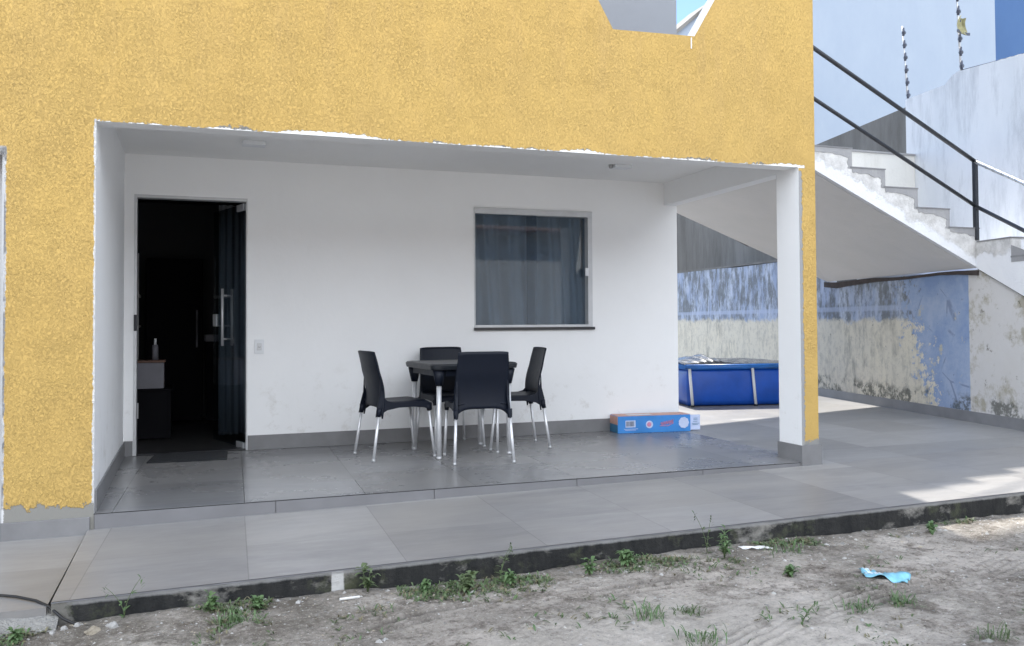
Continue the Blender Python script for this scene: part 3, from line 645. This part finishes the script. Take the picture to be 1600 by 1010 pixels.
b = WB(); b.wprism([(1.28, 1.562), (1.28, 1.578), (-1.2, 1.578-.47*2.48), (-1.2, 1.562-.47*2.48)], K0-.028, K0-.002); b.build('edge_shadow_strip', 'board', stc)  # shadow line below the lower flight, put in as a dark strip
# back parapet
b = MB(); b.prism([(5.1, 3.0), (6.2, 2.75), (8.35, 1.88), (9.73, 1.88), (9.73, 3.275), (5.1, 3.275)], 3.85, 3.99); L(b.build('parapet', 'cream', stc), 'cream painted parapet behind the steps')
b = MB(); b.box(5.1, 9.73, 3.83, 4.01, 3.2755, 3.30); b.build('parapet_cap', 'mortar', stc)
# handrail
hr = MB(); ra, rb = Vector((4.98, 1.3, 4.118)), Vector((7.985, 1.3, 2.660)); la, lb = Vector((4.98, 1.3, 3.622)), Vector((7.985, 1.3, 2.203))
def bar(b, p, q, w_=.022, n=12): b.tube([p, q], w_, n)
bar(hr, ra, rb, .021); h_ = hr.build('handrail', 'steel', stc, smooth=True)
b = MB(); bar(b, la, lb, .019); bar(b, lb, (7.51, -1.0, 1.09), .019); b.build('lower_rail', 'steel', h_, smooth=True)
b = MB(); b.box(7.965, 8.005, 1.28, 1.32, 1.86, 2.675); b.build('post', 'steel', h_, bevel=.002)
b = MB(); bar(b, rb, (7.56, -.55, 1.76), .020); L(b.build('end_rail', 'steel_lit', h_, smooth=True), 'end of the handrail with its sunlit shine painted in')  # sunlit highlight painted as a brighter rail

# plank under the back edge of the soffit
b = MB(); b.prism([(6.36, 2.50), (6.75, 2.325), (7.42, 2.035), (7.30, 2.12), (6.95, 2.315), (6.62, 2.42)], 4.37, 4.40); tag(b.build('wood_plank', 'board', None), 'dark sliver of board along the back edge of the stair soffit', 'plank')

# ================================================================== BOUNDARY WALL
bw = thing('boundary_wall', 'peeling blue and cream boundary wall along the right side of the yard', 'wall', (8.2, 2, 0))
wt = [(11.5, 2.06), (9, 2.03), (7.4, 1.97), (6, 1.955), (4.4, 1.93), (4.34, 1.56), (1.28, 1.56)]
b = WB(); b.wprism([(11.5, -.1)]+wt+[(-2.2, 1.56-.47*3.48), (-5, -.1)], K0, K0+.15); b.build('wall_body', 'bound', bw)
b = WB(); b.wprism([(11.5, -.05), (11.5, .10), (-1.2, .115), (-1.2, -.05)], K0-.014, K0-.0005); b.build('wall_base', 'skirt', bw, bevel=.001)
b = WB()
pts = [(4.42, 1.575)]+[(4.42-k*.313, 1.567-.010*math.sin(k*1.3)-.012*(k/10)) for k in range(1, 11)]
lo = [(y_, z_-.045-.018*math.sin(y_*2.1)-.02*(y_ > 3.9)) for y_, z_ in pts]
b.wprism(pts+lo[::-1], K0-.022, K0-.001); L(b.build('shadow_gap_strip', 'board', bw), 'dark wavy strip standing for the shadow gap where the stair soffit meets the wall')  # shadow gap under the soffit, built as a dark strip
b = WB(); b.wprism([(11.5, 2.061), (11.5, 2.09), (4.41, 1.965), (4.41, 1.931)], K0-.01, K0+.16); b.build('wall_cap', 'cement', bw)

hw = thing('high_wall', 'tall white weathered wall behind the stairs turning to bare cement', 'wall', (9.5, 2, 0))
tp = [(4.05, 4.10), (3.2, 4.07), (3.05, 4.15), (2.93, 4.17), (1.8, 4.04), (-6, 3.95)]
b = WB(); b.wprism([(4.05, -.2)]+tp+[(-6, -.2)], 8.9, 9.1); b.build('painted_part', 'high', hw)
b = WB(); b.wprism([(14, -.2), (14, 4.0), (4.0505, 3.995), (4.0505, -.2)], 8.902, 9.1); b.build('cement_part', 'cement', hw)
b = WB()
for (a, c_) in zip([(3.15, 4.115), (2.93, 4.18), (2.3, 4.105), (1.8, 4.048)], [(2.93, 4.18), (2.3, 4.105), (1.8, 4.048), (.5, 4.035)]):
    b.tube([wp(8.95, *a), wp(8.95, *c_)], .012, 6)
b.build('cap_cable', 'cable', hw)

# electric fence posts
def fence_post(y, zb, zt, n, label):
    t = thing('fence_post', label, 'fence post', wp(8.95, y, zb), group='electric fence posts on the high wall')
    b = MB(); b.tube([wp(8.95, y, zb), wp(8.95, y+.10, zt)], .012, 8); b.build('rod', 'alup', t, smooth=True)
    for i in range(n):
        f_ = (i+.45)/n; c_ = Vector(wp(8.95, y+.10*f_, zb+(zt-zb)*f_))
        b = MB(); b.tube([c_+Vector((.005, -.012, 0)), c_+Vector((-.03, -.045, 0)), c_+Vector((-.055, -.055, 0))], .030, 10, .010)
        b.tube([c_+Vector((-.03, -.04, -.055)), c_+Vector((-.03, -.04, .055))], .016, 8); b.build('insulator', 'insul', t, smooth=True)
    return t
fence_post(4.06, 4.09, 5.17, 6, 'short electric fence rod with dark insulators at the wall corner')
fence_post(2.93, 4.16, 5.75, 9, 'taller electric fence rod with a yellow warning plate')
M['sign'] = plain('faded_yellow_sign', (.26, .25, .13), .6, 0, .25, 20)
c_ = Vector(wp(8.95, 2.95, 4.72))+Vector((-.10, -.02, 0))
t = thing('warning_sign', 'small bent yellow warning plate hung on the electric fence', 'sign', c_)
b = MB(); b.grid(7, 5, lambda u, v: c_+Vector(((u-.5)*(.19-.11*v)+.012*math.sin(v*7), -.075-.05*abs(u-.5)*2+.02*math.sin(u*7+v*3), -.11+.21*v+.02*math.sin(u*5)))); b.build('plate', 'sign', t, solid=.003)
b = MB(); b.grid(9, 2, lambda u, v: c_+Vector(((u-.5)*.215, -.085-.05*abs(u-.5)*2, -.115+.035*v+.02*math.sin(u*5)))); b.build('printed_band', 'insul', t, solid=.002)
b = MB(); b.grid(5, 2, lambda u, v: c_+Vector(((u-.5)*.10+.02, -.085, .03+.03*v+.03*u))); b.build('printed_symbol', 'insul', t, solid=.002)

# ================================================================== NEIGHBOURS
nb = thing('neighbour_building', 'tall plain white building with a deep blue wing behind the boundary wall', 'building', (20, 16, 0))
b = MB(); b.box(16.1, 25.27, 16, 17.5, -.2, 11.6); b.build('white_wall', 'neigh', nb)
b = MB(); b.box(25.28, 34, 16.6, 18, -.2, 13.5); b.build('blue_wall', 'nblue', nb)
nh = thing('gable_house', 'white gabled house end glimpsed through the hexagonal opening', 'house', (14, 14, 0))
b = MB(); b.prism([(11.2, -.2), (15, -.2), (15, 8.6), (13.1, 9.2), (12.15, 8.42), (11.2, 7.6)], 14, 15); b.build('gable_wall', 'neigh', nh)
b = MB(); b.prism([(11.0, 7.46), (13.1, 9.23), (13.1, 9.33), (10.95, 7.54)], 13.9, 15); b.build('roof_edge', 'cement', nh)
# long house across the yard (seen only in the glass)
oh = thing('opposite_house', 'long pale house with a clay tile roof on the other side of the yard', 'house', (2, -17, 0))
b = MB(); b.box(-22, 34, -20, -16.5, -.2, 4.0); b.build('wall', 'beige', oh)
b = MB(); b.face([(-22.5, -15.8, 3.9), (34.5, -15.8, 3.9), (34.5, -18.6, 5.3), (-22.5, -18.6, 5.3)]); b.build('roof', 'tilebr', oh, solid=.08)
for wx_ in (-14, -8, 17, 24):
    b = MB(); b.box(wx_, wx_+1.3, -16.49, -16.46, .9, 2.1); b.build('window', 'granite', oh)

# ================================================================== POOL
e1 = Vector((.979, -.206, 0)); e2 = Vector((.206, .979, 0)); P0 = Vector((6.25, 3.99, 0))
PLn, PWd, PH = 1.36, 1.45, .485
def pp(s, t, z): return P0+e1*s+e2*t+Vector((0, 0, z))
pool = thing('swimming_pool', 'blue rectangular frame pool with white legs against the boundary wall', 'pool', P0)
b = MB()
def side(s0, t0, s1, t1, nx_, ny_):
    def f(u, v):
        bul = .035*math.sin(math.pi*v)*(.6+.4*abs(math.sin(math.pi*u*2)))*min(1, u*12, (1-u)*12)
        return pp(s0+(s1-s0)*u+nx_*bul, t0+(t1-t0)*u+ny_*bul, .012+(PH-.03)*v)
    b.grid(30, 9, f)
side(0, 0, PLn, 0, 0, -1); side(PLn, 0, PLn, PWd, 1, 0); side(PLn, PWd, 0, PWd, 0, 1); side(0, PWd, 0, 0, -1, 0)
b.build('pool_wall', 'pool', pool, smooth=True, solid=.003)
for nm, a, c_ in (('top_rail', (-.03, -.03), (PLn+.03, -.03)), ('top_rail', (-.03, PWd+.03), (PLn+.03, PWd+.03)), ('top_rail', (-.03, -.03), (-.03, PWd+.03)), ('top_rail', (PLn+.03, -.03), (PLn+.03, PWd+.03))):
    b = MB(); b.tube([pp(*a, PH), pp(*c_, PH)], .033, 12); b.build(nm, 'poolrim', pool, smooth=True)
for s_, t_ in ((.02, -.045), (.83, -.045), (-.045, .7), (.02, PWd+.045), (.83, PWd+.045)):
    b = MB(); out = -1 if t_ < 0 else (1 if t_ > 1 else 0)
    if out: b.tube([pp(s_+.0, t_+.05*out, .008), pp(s_-.02, t_+.005*out, PH-.02)], .018, 10)
    else: b.tube([pp(s_-.05, t_, .008), pp(s_-.005, t_, PH-.02)], .018, 10)
    lg = b.build('leg', 'whitep', pool, smooth=True)
    b = MB(); b.tube([pp(s_, t_+.05*out, .001), pp(s_, t_+.05*out, .025)], .022, 10); b.build('foot_cap', 'steel', lg, smooth=True)
cv = MB()
def cov(u, v):
    s_ = -.05+(PLn+.1)*u; t_ = -.06+(PWd+.12)*v
    pk = .085*math.exp(-((s_-.32)/.22)**2)*math.exp(-((v-.35)/.30)**2)
    r_ = math.atan2(s_-.32, v+.3)*26
    z = PH+.036+pk+(.016*math.sin(r_)*math.exp(-abs(s_-.32)*2.2)+.012*noise.noise(Vector((s_*9, t_*5, 2))))*min(1, v*6, (1-v)*6)
    if v < .03: z -= .05+.02*noise.noise(Vector((s_*6, 0, 7)))
    return pp(s_, t_, z)
cv.grid(110, 50, cov); tag(cv.build('pool_cover', 'cover', None, smooth=True, solid=.003), 'crumpled dark sheet draped over the blue pool', 'pool cover')

# ================================================================== CARTON
M['cart'] = plain('blue_printed_carton', (.045, .24, .62), .45, 0, .12, 5)
M['cartt'] = plain('carton_top_print', (.52, .30, .25), .55, 0, .15, 6)
M['teal'] = plain('teal_print', (.03, .17, .32), .5)
M['lilac'] = plain('pale_print', (.52, .60, .80), .5, 0, .1, 12)
M['pink'] = plain('pink_print', (.55, .22, .35), .5)
M['tape'] = plain('packing_tape', (.50, .50, .52), .3)
CX, CY = 4.268, 1.985; ca = math.atan2(-.085, .73); cu = Vector((math.cos(ca), math.sin(ca), 0)); cvv = Vector((-math.sin(ca), math.cos(ca), 0))
def cp(s, t, z): return Vector((CX, CY, 0))+cu*s+cvv*t+Vector((0, 0, z))
CL, CW, CH = .735, .215, .160
crt = thing('carton', 'long blue printed cardboard carton lying against the back wall corner', 'cardboard box', (CX, CY, 0))
def cbox(b, s0, s1, t0, t1, z0, z1): b.plan([(cp(s, t, 0).x, cp(s, t, 0).y) for s, t in ((s0, t0), (s1, t0), (s1, t1), (s0, t1))], z0, z1)
b = MB(); cbox(b, 0, CL, 0, CW, .001, CH); b.build('body', 'cart', crt, bevel=.002)
b = MB(); cbox(b, .004, CL-.004, .004, CW-.004, CH+.0005, CH+.0035); b.build('top_flap', 'cartt', crt)
b = MB(); cbox(b, -.003, -.0008, .003, CW-.003, CH*.5, CH-.002); b.build('end_print', 'cartt', crt)
b = MB(); cbox(b, -.003, -.0008, .003, CW-.003, .004, CH*.5-.001); b.build('end_print', 'teal', crt)
b = MB(); cbox(b, .12, .36, .03, .12, CH+.004, CH+.006); b.build('tape', 'tape', crt)
b = MB(); cbox(b, CL+.001, CL+.105, .012, .02, .012, CH-.005); fl = b.build('end_flap', 'lilac', crt)
def fr_rect(b, s0, s1, z0, z1, lift=.0015): cbox(b, s0, s1, -lift-.0005, -lift+.0008, z0, z1)
b = MB(); fr_rect(b, .075, .175, .055, .120); lab = b.build('barcode_label', 'lilac', crt)
b = MB(); s_ = .083; rg2 = random.Random(5)
while s_ < .165:
    w_ = .002+.003*rg2.random(); fr_rect(b, s_, s_+w_, .066, .112, .003); s_ += w_+.003+.003*rg2.random()
b.build('barcode_line', 'granite', lab)
def disc(b, s, z, r, lift, n=20, r2=None):
    b.b.faces.new([b.b.verts.new(cp(s+r*math.cos(a), -lift, z+(r2 or r)*math.sin(a))) for a in [2*math.pi*k/n for k in range(n)]])
b = MB(); disc(b, .315, .078, .036, .002); bd = b.build('round_badge', 'lilac', crt, solid=.001)
b = MB(); disc(b, .312, .078, .022, .0035); b.build('badge_centre', 'pink', bd, solid=.001)
b = MB()   # pink script scribble
pts = [cp(.43+.13*k/40, -.003, .078+.025*k/40+.018*math.sin(k*1.15)) for k in range(41)]
b.tube(pts, .0032, 5); b.tube([cp(.42, -.003, .062), cp(.50, -.003, .058), cp(.56, -.003, .085)], .003, 5); b.build('script_print', 'pink', crt)
b = MB()
for k in range(9):
    a = k/9*6.28; disc(b, .665+.032*math.cos(a), .085+.032*math.sin(a), .022, .002+.0002*k, 12)
disc(b, .665, .085, .035, .0045, 14); b.build('foam_print', 'lilac', crt, solid=.001)
b = MB()
for z_ in (.120, .108, .090, .070, .058): cbox(b, CL+.02+.02*rg2.random(), CL+.075+.02*rg2.random(), .0095, .0115, z_, z_+.004)
b.build('fine_print', 'teal', fl)
for z_, a_, b__ in ((.038, .06, .20), (.028, .07, .18)):
    b = MB(); fr_rect(b, a_, b__, z_, z_+.004); b.build('small_print', 'lilac', crt)

# ================================================================== TABLE
TB = Vector((2.575, 1.462, 0)); TA = R(5.0); TH = .735
tbl = thing('table', 'square black plastic table with round metal legs between four chairs', 'table', TB, world=False); tbl.rotation_euler.z = TA
def rsq(h, r, n=6, bow=.0):
    P = []
    for cx_, cy_, a0 in ((h-r, h-r, 0), (-h+r, h-r, 90), (-h+r, -h+r, 180), (h-r, -h+r, 270)):
        for k in range(n+1): a = R(a0+90*k/n); P.append((cx_+r*math.cos(a), cy_+r*math.sin(a)))
    return P
b = MB()
prof_ = [(.350, TH-.048), (.362, TH-.046), (.366, TH-.030), (.368, TH-.012), (.360, TH-.002), (.345, TH), (.33, TH-.003)]
rings = []
for h_, z_ in prof_: rings.append([b.b.verts.new((px, py, z_)) for px, py in rsq(h_, .075)])
for r0, r1 in zip(rings, rings[1:]):
    n_ = len(r0)
    for k in range(n_): b.b.faces.new((r0[k], r0[(k+1) % n_], r1[(k+1) % n_], r1[k]))
b.b.faces.new(rings[-1]); b.b.faces.new(rings[0][::-1])
top_ = b.build('tabletop', 'tabtop', tbl, smooth=False, bevel=.002)
b = MB()
for sx, sy in ((1, 0), (-1, 0), (0, 1), (0, -1)):
    if sx: b.box(sx*.315-.008, sx*.315+.008, -.25, .25, TH-.095, TH-.049)
    else: b.box(-.25, .25, sy*.315-.008, sy*.315+.008, TH-.095, TH-.049)
b.build('apron', 'navy', tbl)
for sx in (-1, 1):
    for sy in (-1, 1):
        b = MB(); b.tube([(sx*.295, sy*.295, TH-.17), (sx*.295, sy*.295, TH-.12), (sx*.297, sy*.297, TH-.05)], .026, 14, .05); b.build('leg_socket', 'navy', tbl, smooth=True)
        b = MB(); b.tube([(sx*.298, sy*.298, .012), (sx*.295, sy*.295, TH-.16)], .0195, 16); lg = b.build('leg', 'alu', tbl, smooth=True)
        b = MB(); b.tube([(sx*.298, sy*.298, .0005), (sx*.298, sy*.298, .02)], .0215, 14); b.build('foot_cap', 'alup', lg, smooth=True)

# ================================================================== CHAIRS
def make_chair():
    t = thing('chair', '', 'chair', (0, 0, 0), 'plastic chairs around the table', world=False)
    b = MB(); SHt = .445; TOP = .835
    def back(u, v):
        a = u*2-1; zb_ = .405-.085*abs(a)**5; zt_ = TOP-.006*a**6
        z = zb_+v*(zt_-zb_); q = max(0, (z-.40)/(TOP-.40))
        hw_ = .218-.030*q**.8+.006*math.sin(q*3)
        yb = -.205+.012*math.sin(min(1, q*1.6)*math.pi)-.060*q**2.0
        yb += .030*abs(a)**2.2*(1-.3*q)
        if q <= 0: yb -= .012*(1-(z-.32)/.08) if z < .40 else 0
        return (a*hw_, yb, z)
    b.grid(23, 20, back); bk = b.build('backrest', 'navy', t, smooth=True, solid=.012)
    b = MB()
    def seat(u, v):
        a = u*2-1; y_ = -.195+.415*v; hw_ = .205+.012*v
        z = SHt-.012*(1-a*a)*math.sin(min(1, v*1.2)*math.pi)
        if v > .86: z -= .022*((v-.86)/.14)**2
        z -= .012*abs(a)**8
        return (a*hw_, y_, z)
    b.grid(15, 15, seat); st_ = b.build('seat', 'navy', t, smooth=True, solid=.012)
    b = MB()
    for sx in (-1, 1):      # side panels: gusset at the back, arch between the legs
        up_l = [(-.196, .62), (-.186, .54), (-.172, .485), (-.145, .455), (-.10, .442), (.0, .441), (.10, .441), (.17, .438), (.222, .425)]
        dn = [(-.202, .50), (-.222, .42), (-.236, .332), (-.196, .352), (-.145, .382), (-.05, .398), (.07, .400), (.16, .390), (.224, .368)]
        xo = [.199, .205, .210, .212, .213, .214, .215, .216, .217]
        for k in range(8):
            q = [(sx*(xo[k]-.012), *up_l[k]), (sx*(xo[k+1]-.012), *up_l[k+1]), (sx*(xo[k+1]-.012), *dn[k+1]), (sx*(xo[k]-.012), *dn[k])]
            r_ = [(p[0]+sx*.014, p[1], p[2]) for p in q]
            b.face(q); b.face(r_[::-1]); b.face([q[0], r_[0], r_[1], q[1]]); b.face([q[3], q[2], r_[2], r_[3]])
            if k == 0: b.face([q[0], q[3], r_[3], r_[0]])
            if k == 7: b.face([q[1], r_[1], r_[2], q[2]])
    n_ = 10
    for k in range(n_):     # front skirt
        u0, u1 = k/n_*2-1, (k+1)/n_*2-1; z0, z1 = .400-.03*abs(u0)**3, .400-.03*abs(u1)**3
        y0, y1 = .206, .219
        A = [(u0*.216, y0, .428), (u1*.216, y0, .428), (u1*.216, y0, z1), (u0*.216, y0, z0)]; B = [(p[0], y1, p[2]) for p in A]
        b.face(A); b.face(B[::-1]); b.face([A[0], B[0], B[1], A[1]]); b.face([A[3], A[2], B[2], B[3]])
    b.build('seat_skirt', 'navy', st_, merge=True, bevel=.003)
    for sx in (-1, 1):
        for fx_, fy_, tx_, ty_, zt_, zs_ in ((.226, -.262, .204, -.205, .40, .335), (.216, .245, .204, .198, .41, .365)):
            f0 = Vector((sx*fx_, fy_, .004)); f1 = Vector((sx*tx_, ty_, zt_))
            pt = lambda z_: f0+(f1-f0)*((z_-.004)/(zt_-.004))
            b = MB(); b.tube([f0, pt(zs_+.01)], .0115, 12); lg = b.build('leg', 'alu', t, smooth=True)
            b = MB(); b.tube([pt(zs_), pt((zs_+zt_)/2), pt(zt_)], .0165, 12, .022); b.build('leg_sleeve', 'navy', lg, smooth=True)
            b = MB(); b.tube([f0+Vector((0, 0, -.0035)), pt(.018)], .0132, 12); b.build('foot_cap', 'alup', lg, smooth=True)
    return t
def copy_tree(o, par=None):
    c = o.copy(); COL.objects.link(c); c.parent = par
    for ch in o.children: copy_tree(ch, c)
    return c
ch0 = make_chair()
spots = [((2.585, 1.045), -6, 'black plastic chair seen from behind, nearest of the four at the table'),
         ((2.035, 1.462), -90+8, 'black plastic chair on the left side of the table facing right'),
         ((3.085, 1.615), 90-6, 'black plastic chair on the right side of the table facing left'),
         ((2.60, 1.86), 180+4, 'black plastic chair between the table and the back wall')]
for i, ((x_, y_), a_, lb_) in enumerate(spots):
    c_ = ch0 if i == 0 else copy_tree(ch0)
    c_.location = (x_, y_, 0.0005); c_.rotation_euler.z = R(a_); c_['label'] = lb_

# ================================================================== YARD BITS
def leafblade(b, base, az, ln, wd, lift, droop, mi=0, nseg=4):
    d = Vector((math.cos(az), math.sin(az), 0)); s_ = Vector((-d.y, d.x, 0)); prev = None
    for k in range(nseg+1):
        u = k/nseg; p = base+d*ln*u+Vector((0, 0, lift*math.sin(u*1.7)-droop*u*u)); w_ = wd*math.sin(math.pi*min(1, u*.86+.12))*.5
        if k == nseg: w_ = .0005
        cur = (b.b.verts.new(p-s_*w_+Vector((0, 0, w_*.35))), b.b.verts.new(p+s_*w_+Vector((0, 0, w_*.35))))
        if prev: b.b.faces.new((prev[0], prev[1], cur[1], cur[0])).material_index = mi
        prev = cur
def weed(x, y, size, kind, label, seed):
    rg = random.Random(seed); z = gz(x, y)-.004
    t = thing('weed', label, 'weed', (x, y, z), 'weeds growing along the kerb'); base = Vector((x, y, z))
    bl = MB(); bs = MB()
    if kind == 'leafy':
        size *= .85
        for s_ in range(rg.randint(6, 10)):
            az = rg.uniform(0, 6.28); h = size*rg.uniform(.5, 1.0); lean = rg.uniform(.15, .6)
            top = base+Vector((math.cos(az)*h*lean, math.sin(az)*h*lean, h)); mid = base.lerp(top, .5)+Vector((0, 0, h*.08))
            bs.tube([base, mid, top], .0022, 5, .0012)
            for k in range(rg.randint(5, 9)):
                u = rg.uniform(.2, 1.0); p = base.lerp(top, u)+Vector((0, 0, h*.16*u*(1-u)))
                leafblade(bl, p, rg.uniform(0, 6.28), rg.uniform(.025, .055)*(size/.12)**.5, rg.uniform(.012, .024), rg.uniform(.0, .03), rg.uniform(.0, .02))
    elif kind == 'tuft':
        for s_ in range(70):
            az = rg.uniform(0, 6.28); o_ = Vector((rg.gauss(0, size*.5), rg.gauss(0, size*.35), 0))
            leafblade(bl, base+o_, az, size*rg.uniform(.15, .6), rg.uniform(.003, .006), size*rg.uniform(.1, .6), size*rg.uniform(0, .25), 0, 5)
        bs.tube([base, base+Vector((0, 0, size*.3))], .002, 5)
    else:
        for s_ in range(2):
            az = rg.uniform(0, 6.28); h = size*rg.uniform(.75, 1); pts = [base+Vector((math.cos(az)*.02*k*k*.15, 0, h*k/5)) for k in range(6)]; bs.tube(pts, .0018, 5, .001)
            for k in range(5):
                leafblade(bl, pts[-1]-Vector((0, 0, .012*k)), rg.uniform(0, 6.28), .018, .007, .014, 0)
            for k in range(7):
                leafblade(bl, pts[rg.randint(0, 3)], rg.uniform(0, 6.28), .035, .010, .012, .004)
    mt_ = 'leaf1' if rg.random() < .65 else 'leaf2'
    bl.build('leaves', mt_, t, fix=False); bs.build('stems', 'leaf2', t, smooth=True)
W_ = [(1.27, -1.42, .15, 'leafy', 'leafy weed growing just right of the white patch on the kerb'), (1.70, -1.56, .11, 'leafy', 'small leafy weed two hand widths right of the tall one by the kerb patch'),
 (3.05, -1.60, .17, 'leafy', 'bushy weed under the kerb left of the white scrap'), (3.42, -1.60, .12, 'tuft', 'spreading grassy weed just right of the white scrap'),
 (2.32, -1.55, .11, 'leafy', 'low green weed at the middle of the kerb'), (2.55, -1.50, .09, 'leafy', 'small weed touching the kerb right of the middle clump'),
 (2.27, -2.21, .11, 'tuft', 'pale grass tuft alone on the open sand at the bottom centre'), (2.48, -2.20, .07, 'tuft', 'tiny dull tuft beside the pale one on open sand'),
 (.78, -1.50, .07, 'leafy', 'weed at the kerb foot in the left third of the yard'), (.68, -1.62, .10, 'tuft', 'bright green tuft left of the kerb patch in front of a small weed'),
 (.60, -1.47, .08, 'leafy', 'green weed touching the kerb on the left'), (-.13, -1.52, .06, 'leafy', 'light green weed in the bottom left corner'),
 (2.35, -2.52, .10, 'tuft', 'weed cut by the bottom edge near the centre'), (3.17, -2.42, .09, 'tuft', 'grass tuft growing in the tyre tracks'), (3.36, -2.46, .09, 'tuft', 'thin grass tuft right of the one in the tyre tracks'),
 (4.45, -1.55, .07, 'leafy', 'small weed at the right end of the kerb'), (3.40, -2.90, .10, 'tuft', 'faint tuft in the bottom right corner'), (3.18, -1.95, .08, 'leafy', 'small weed left of the blue wrapper'),
 (1.52, -1.47, .06, 'leafy', 'tiny weed at the kerb foot between two leafy ones'), (1.92, -1.53, .08, 'leafy', 'feathery weed below the thin white kerb streak'),
 (.25, -1.38, .17, 'stalk', 'tall bare flower stalk in front of the left end of the kerb'), (1.91, -1.42, .17, 'stalk', 'thin flower stalk rising over the kerb left of centre'), (3.03, -1.47, .24, 'stalk', 'tall seed stalk rising over the kerb behind the bushy weed'), (2.80, -2.52, .11, 'stalk', 'short stalk standing in the sand near the bottom')]
for i, a in enumerate(W_): weed(*a, 100+i)

# small ground cover along the kerb and pebbles (uncountable)
rg = random.Random(11); b = MB()
for k in range(5000):
    x_ = rg.uniform(-.5, 5.6); y_ = -1.39-abs(rg.gauss(0, .16)) if rg.random() < .7 else rg.uniform(-3.1, -1.4)
    dens = noise.noise(Vector((x_*2.2, y_*2.2, 8)))
    if dens < .09+.25*(x_ > 3.9): continue
    base = Vector((x_, y_, gz(x_, y_)-.002)); mi = rg.choice((0, 1, 1, 2))
    for q in range(rg.randint(2, 5)): leafblade(b, base+Vector((rg.gauss(0, .008), rg.gauss(0, .008), 0)), rg.uniform(0, 6.28), rg.uniform(.012, .04), rg.uniform(.003, .010), rg.uniform(.002, .02), 0, mi, 3)
o = b.build('ground_cover', ['leaf1', 'leaf2', 'dry'], None, fix=False); o['kind'] = 'stuff'
b = MB()
for k in range(9000):
    x_ = rg.uniform(-.5, 5.8); y_ = -1.37-abs(rg.gauss(0, .25)) if rg.random() < .4 else rg.uniform(-3.1, -1.38)
    r_ = .0018+.006*rg.random()**4+(.012 if rg.random() < .012 else 0); z_ = gz(x_, y_)
    a = rg.uniform(0, 6.28); ca_, sa_ = math.cos(a), math.sin(a); mi = rg.choice((0, 0, 1, 2, 2))
    P = []
    for (px, py, pz) in ((1.4, 0, 0), (.3, .9, 0), (-1.1, .4, 0), (-.5, -.9, 0), (.1, .1, .8)):
        px *= rg.uniform(.7, 1.2); py *= rg.uniform(.6, 1.1)
        P.append(b.b.verts.new((x_+(px*ca_-py*sa_)*r_, y_+(px*sa_+py*ca_)*r_, z_+pz*r_*.8-.0003)))
    for i_ in range(4): b.b.faces.new((P[i_], P[(i_+1) % 4], P[4])).material_index = mi
o = b.build('gravel', ['stonew', 'stone', 'rubble'], None, fix=False); o['kind'] = 'stuff'

def rock(x, y, r, mat, label, grp='rubble stones by the broken left end of the kerb', seed=0):
    bm_ = MB(); bmesh.ops.create_icosphere(bm_.b, subdivisions=3, radius=1)
    for v in bm_.b.verts:
        d = 1+.35*noise.noise(v.co*1.3+Vector((seed*3, 0, 0)))+.12*noise.noise(v.co*4+Vector((seed, 0, 0)))
        v.co = Vector((v.co.x*r[0]*d, v.co.y*r[1]*d, max(-.3, v.co.z)*r[2]*d))
    o = bm_.build('stone', mat, None, smooth=False); o.location = (x, y, gz(x, y)+r[2]*.15); o.rotation_euler.z = seed; tag(o, label, 'stone', grp); return o
rock(.145, -1.53, (.035, .022, .02), 'stone', 'brown stone among the rubble at the left end of the kerb', seed=1)
rock(.215, -1.50, (.022, .018, .018), 'stonew', 'pale stone just right of the brown one', seed=2)
rock(.03, -1.44, (.014, .012, .012), 'stonew', 'small white stone left of the brown one', seed=3)
rock(.075, -1.42, (.013, .012, .012), 'stonew', 'small white stone nearest the broken kerb end', seed=4)
rock(-.01, -1.47, (.012, .010, .010), 'stonew', 'leftmost small white stone by the cement edge', seed=5)
b = MB(); b.grid(12, 6, lambda u, v: (3.24+.16*u, -1.44-.045*v-.10*u*v*0-.04*u, gz(3.24+.16*u, -1.44-.045*v-.04*u)+.006+.008*noise.noise(Vector((u*5, v*4, 1))))); tag(b.build('paper_scrap', 'paper', None, solid=.002), 'white scrap lying at the foot of the kerb', 'litter')
b = MB(); b.tube([(1.13, -1.50, gz(1.13, -1.50)+.006), (1.22, -1.49, gz(1.22, -1.49)+.006)], .006, 6); tag(b.build('plaster_chip', 'paper', None), 'white chip lying below the white patch on the kerb', 'litter')
M['wrap'] = plain('blue_wrapper_foil', (.22, .52, .66), .3, 0, .2, 30); M['wrapw'] = plain('wrapper_white', (.62, .72, .78), .35, 0, .2, 30)
def wr(u, v, lift=0):
    A, B_, C_, D_ = Vector((3.55, -1.985, 0)), Vector((3.475, -2.12, 0)), Vector((3.60, -2.245, 0)), Vector((3.675, -2.19, 0))
    p = A.lerp(D_, u).lerp(B_.lerp(C_, u), v); p.z = gz(p.x, p.y)+.012+lift+.010*noise.noise(Vector((u*4, v*3, 3)))+.006*math.sin(u*9+v*5); return p
b = MB(); b.grid(22, 8, wr); t = tag(b.build('wrapper', 'wrap', None, smooth=True, solid=.0012), 'crumpled light blue plastic wrapper lying on the sand', 'litter')
b = MB(); b.grid(10, 6, lambda u, v: wr(.05+.40*u, .15+.6*v*(1-.4*u), .0022)); b.build('printed_patch', 'wrapw', t, smooth=True, solid=.0008)
b = MB(); b.tube([(-.6, -1.02, -.100), (-.27, -1.10, -.105), (-.19, -1.16, -.103), (-.1, -1.25, -.104), (-.04, -1.33, -.112), (.02, -1.39, -.15), (.09, -1.42, -.183), (.2, -1.41, -.187)], .006, 8); tag(b.build('cable', 'cable', None, smooth=True), 'thin black cable running off the left paving over the broken edge', 'cable')

# drop helper flags
for o in bpy.data.objects:
    if '_world' in o: del o['_world']
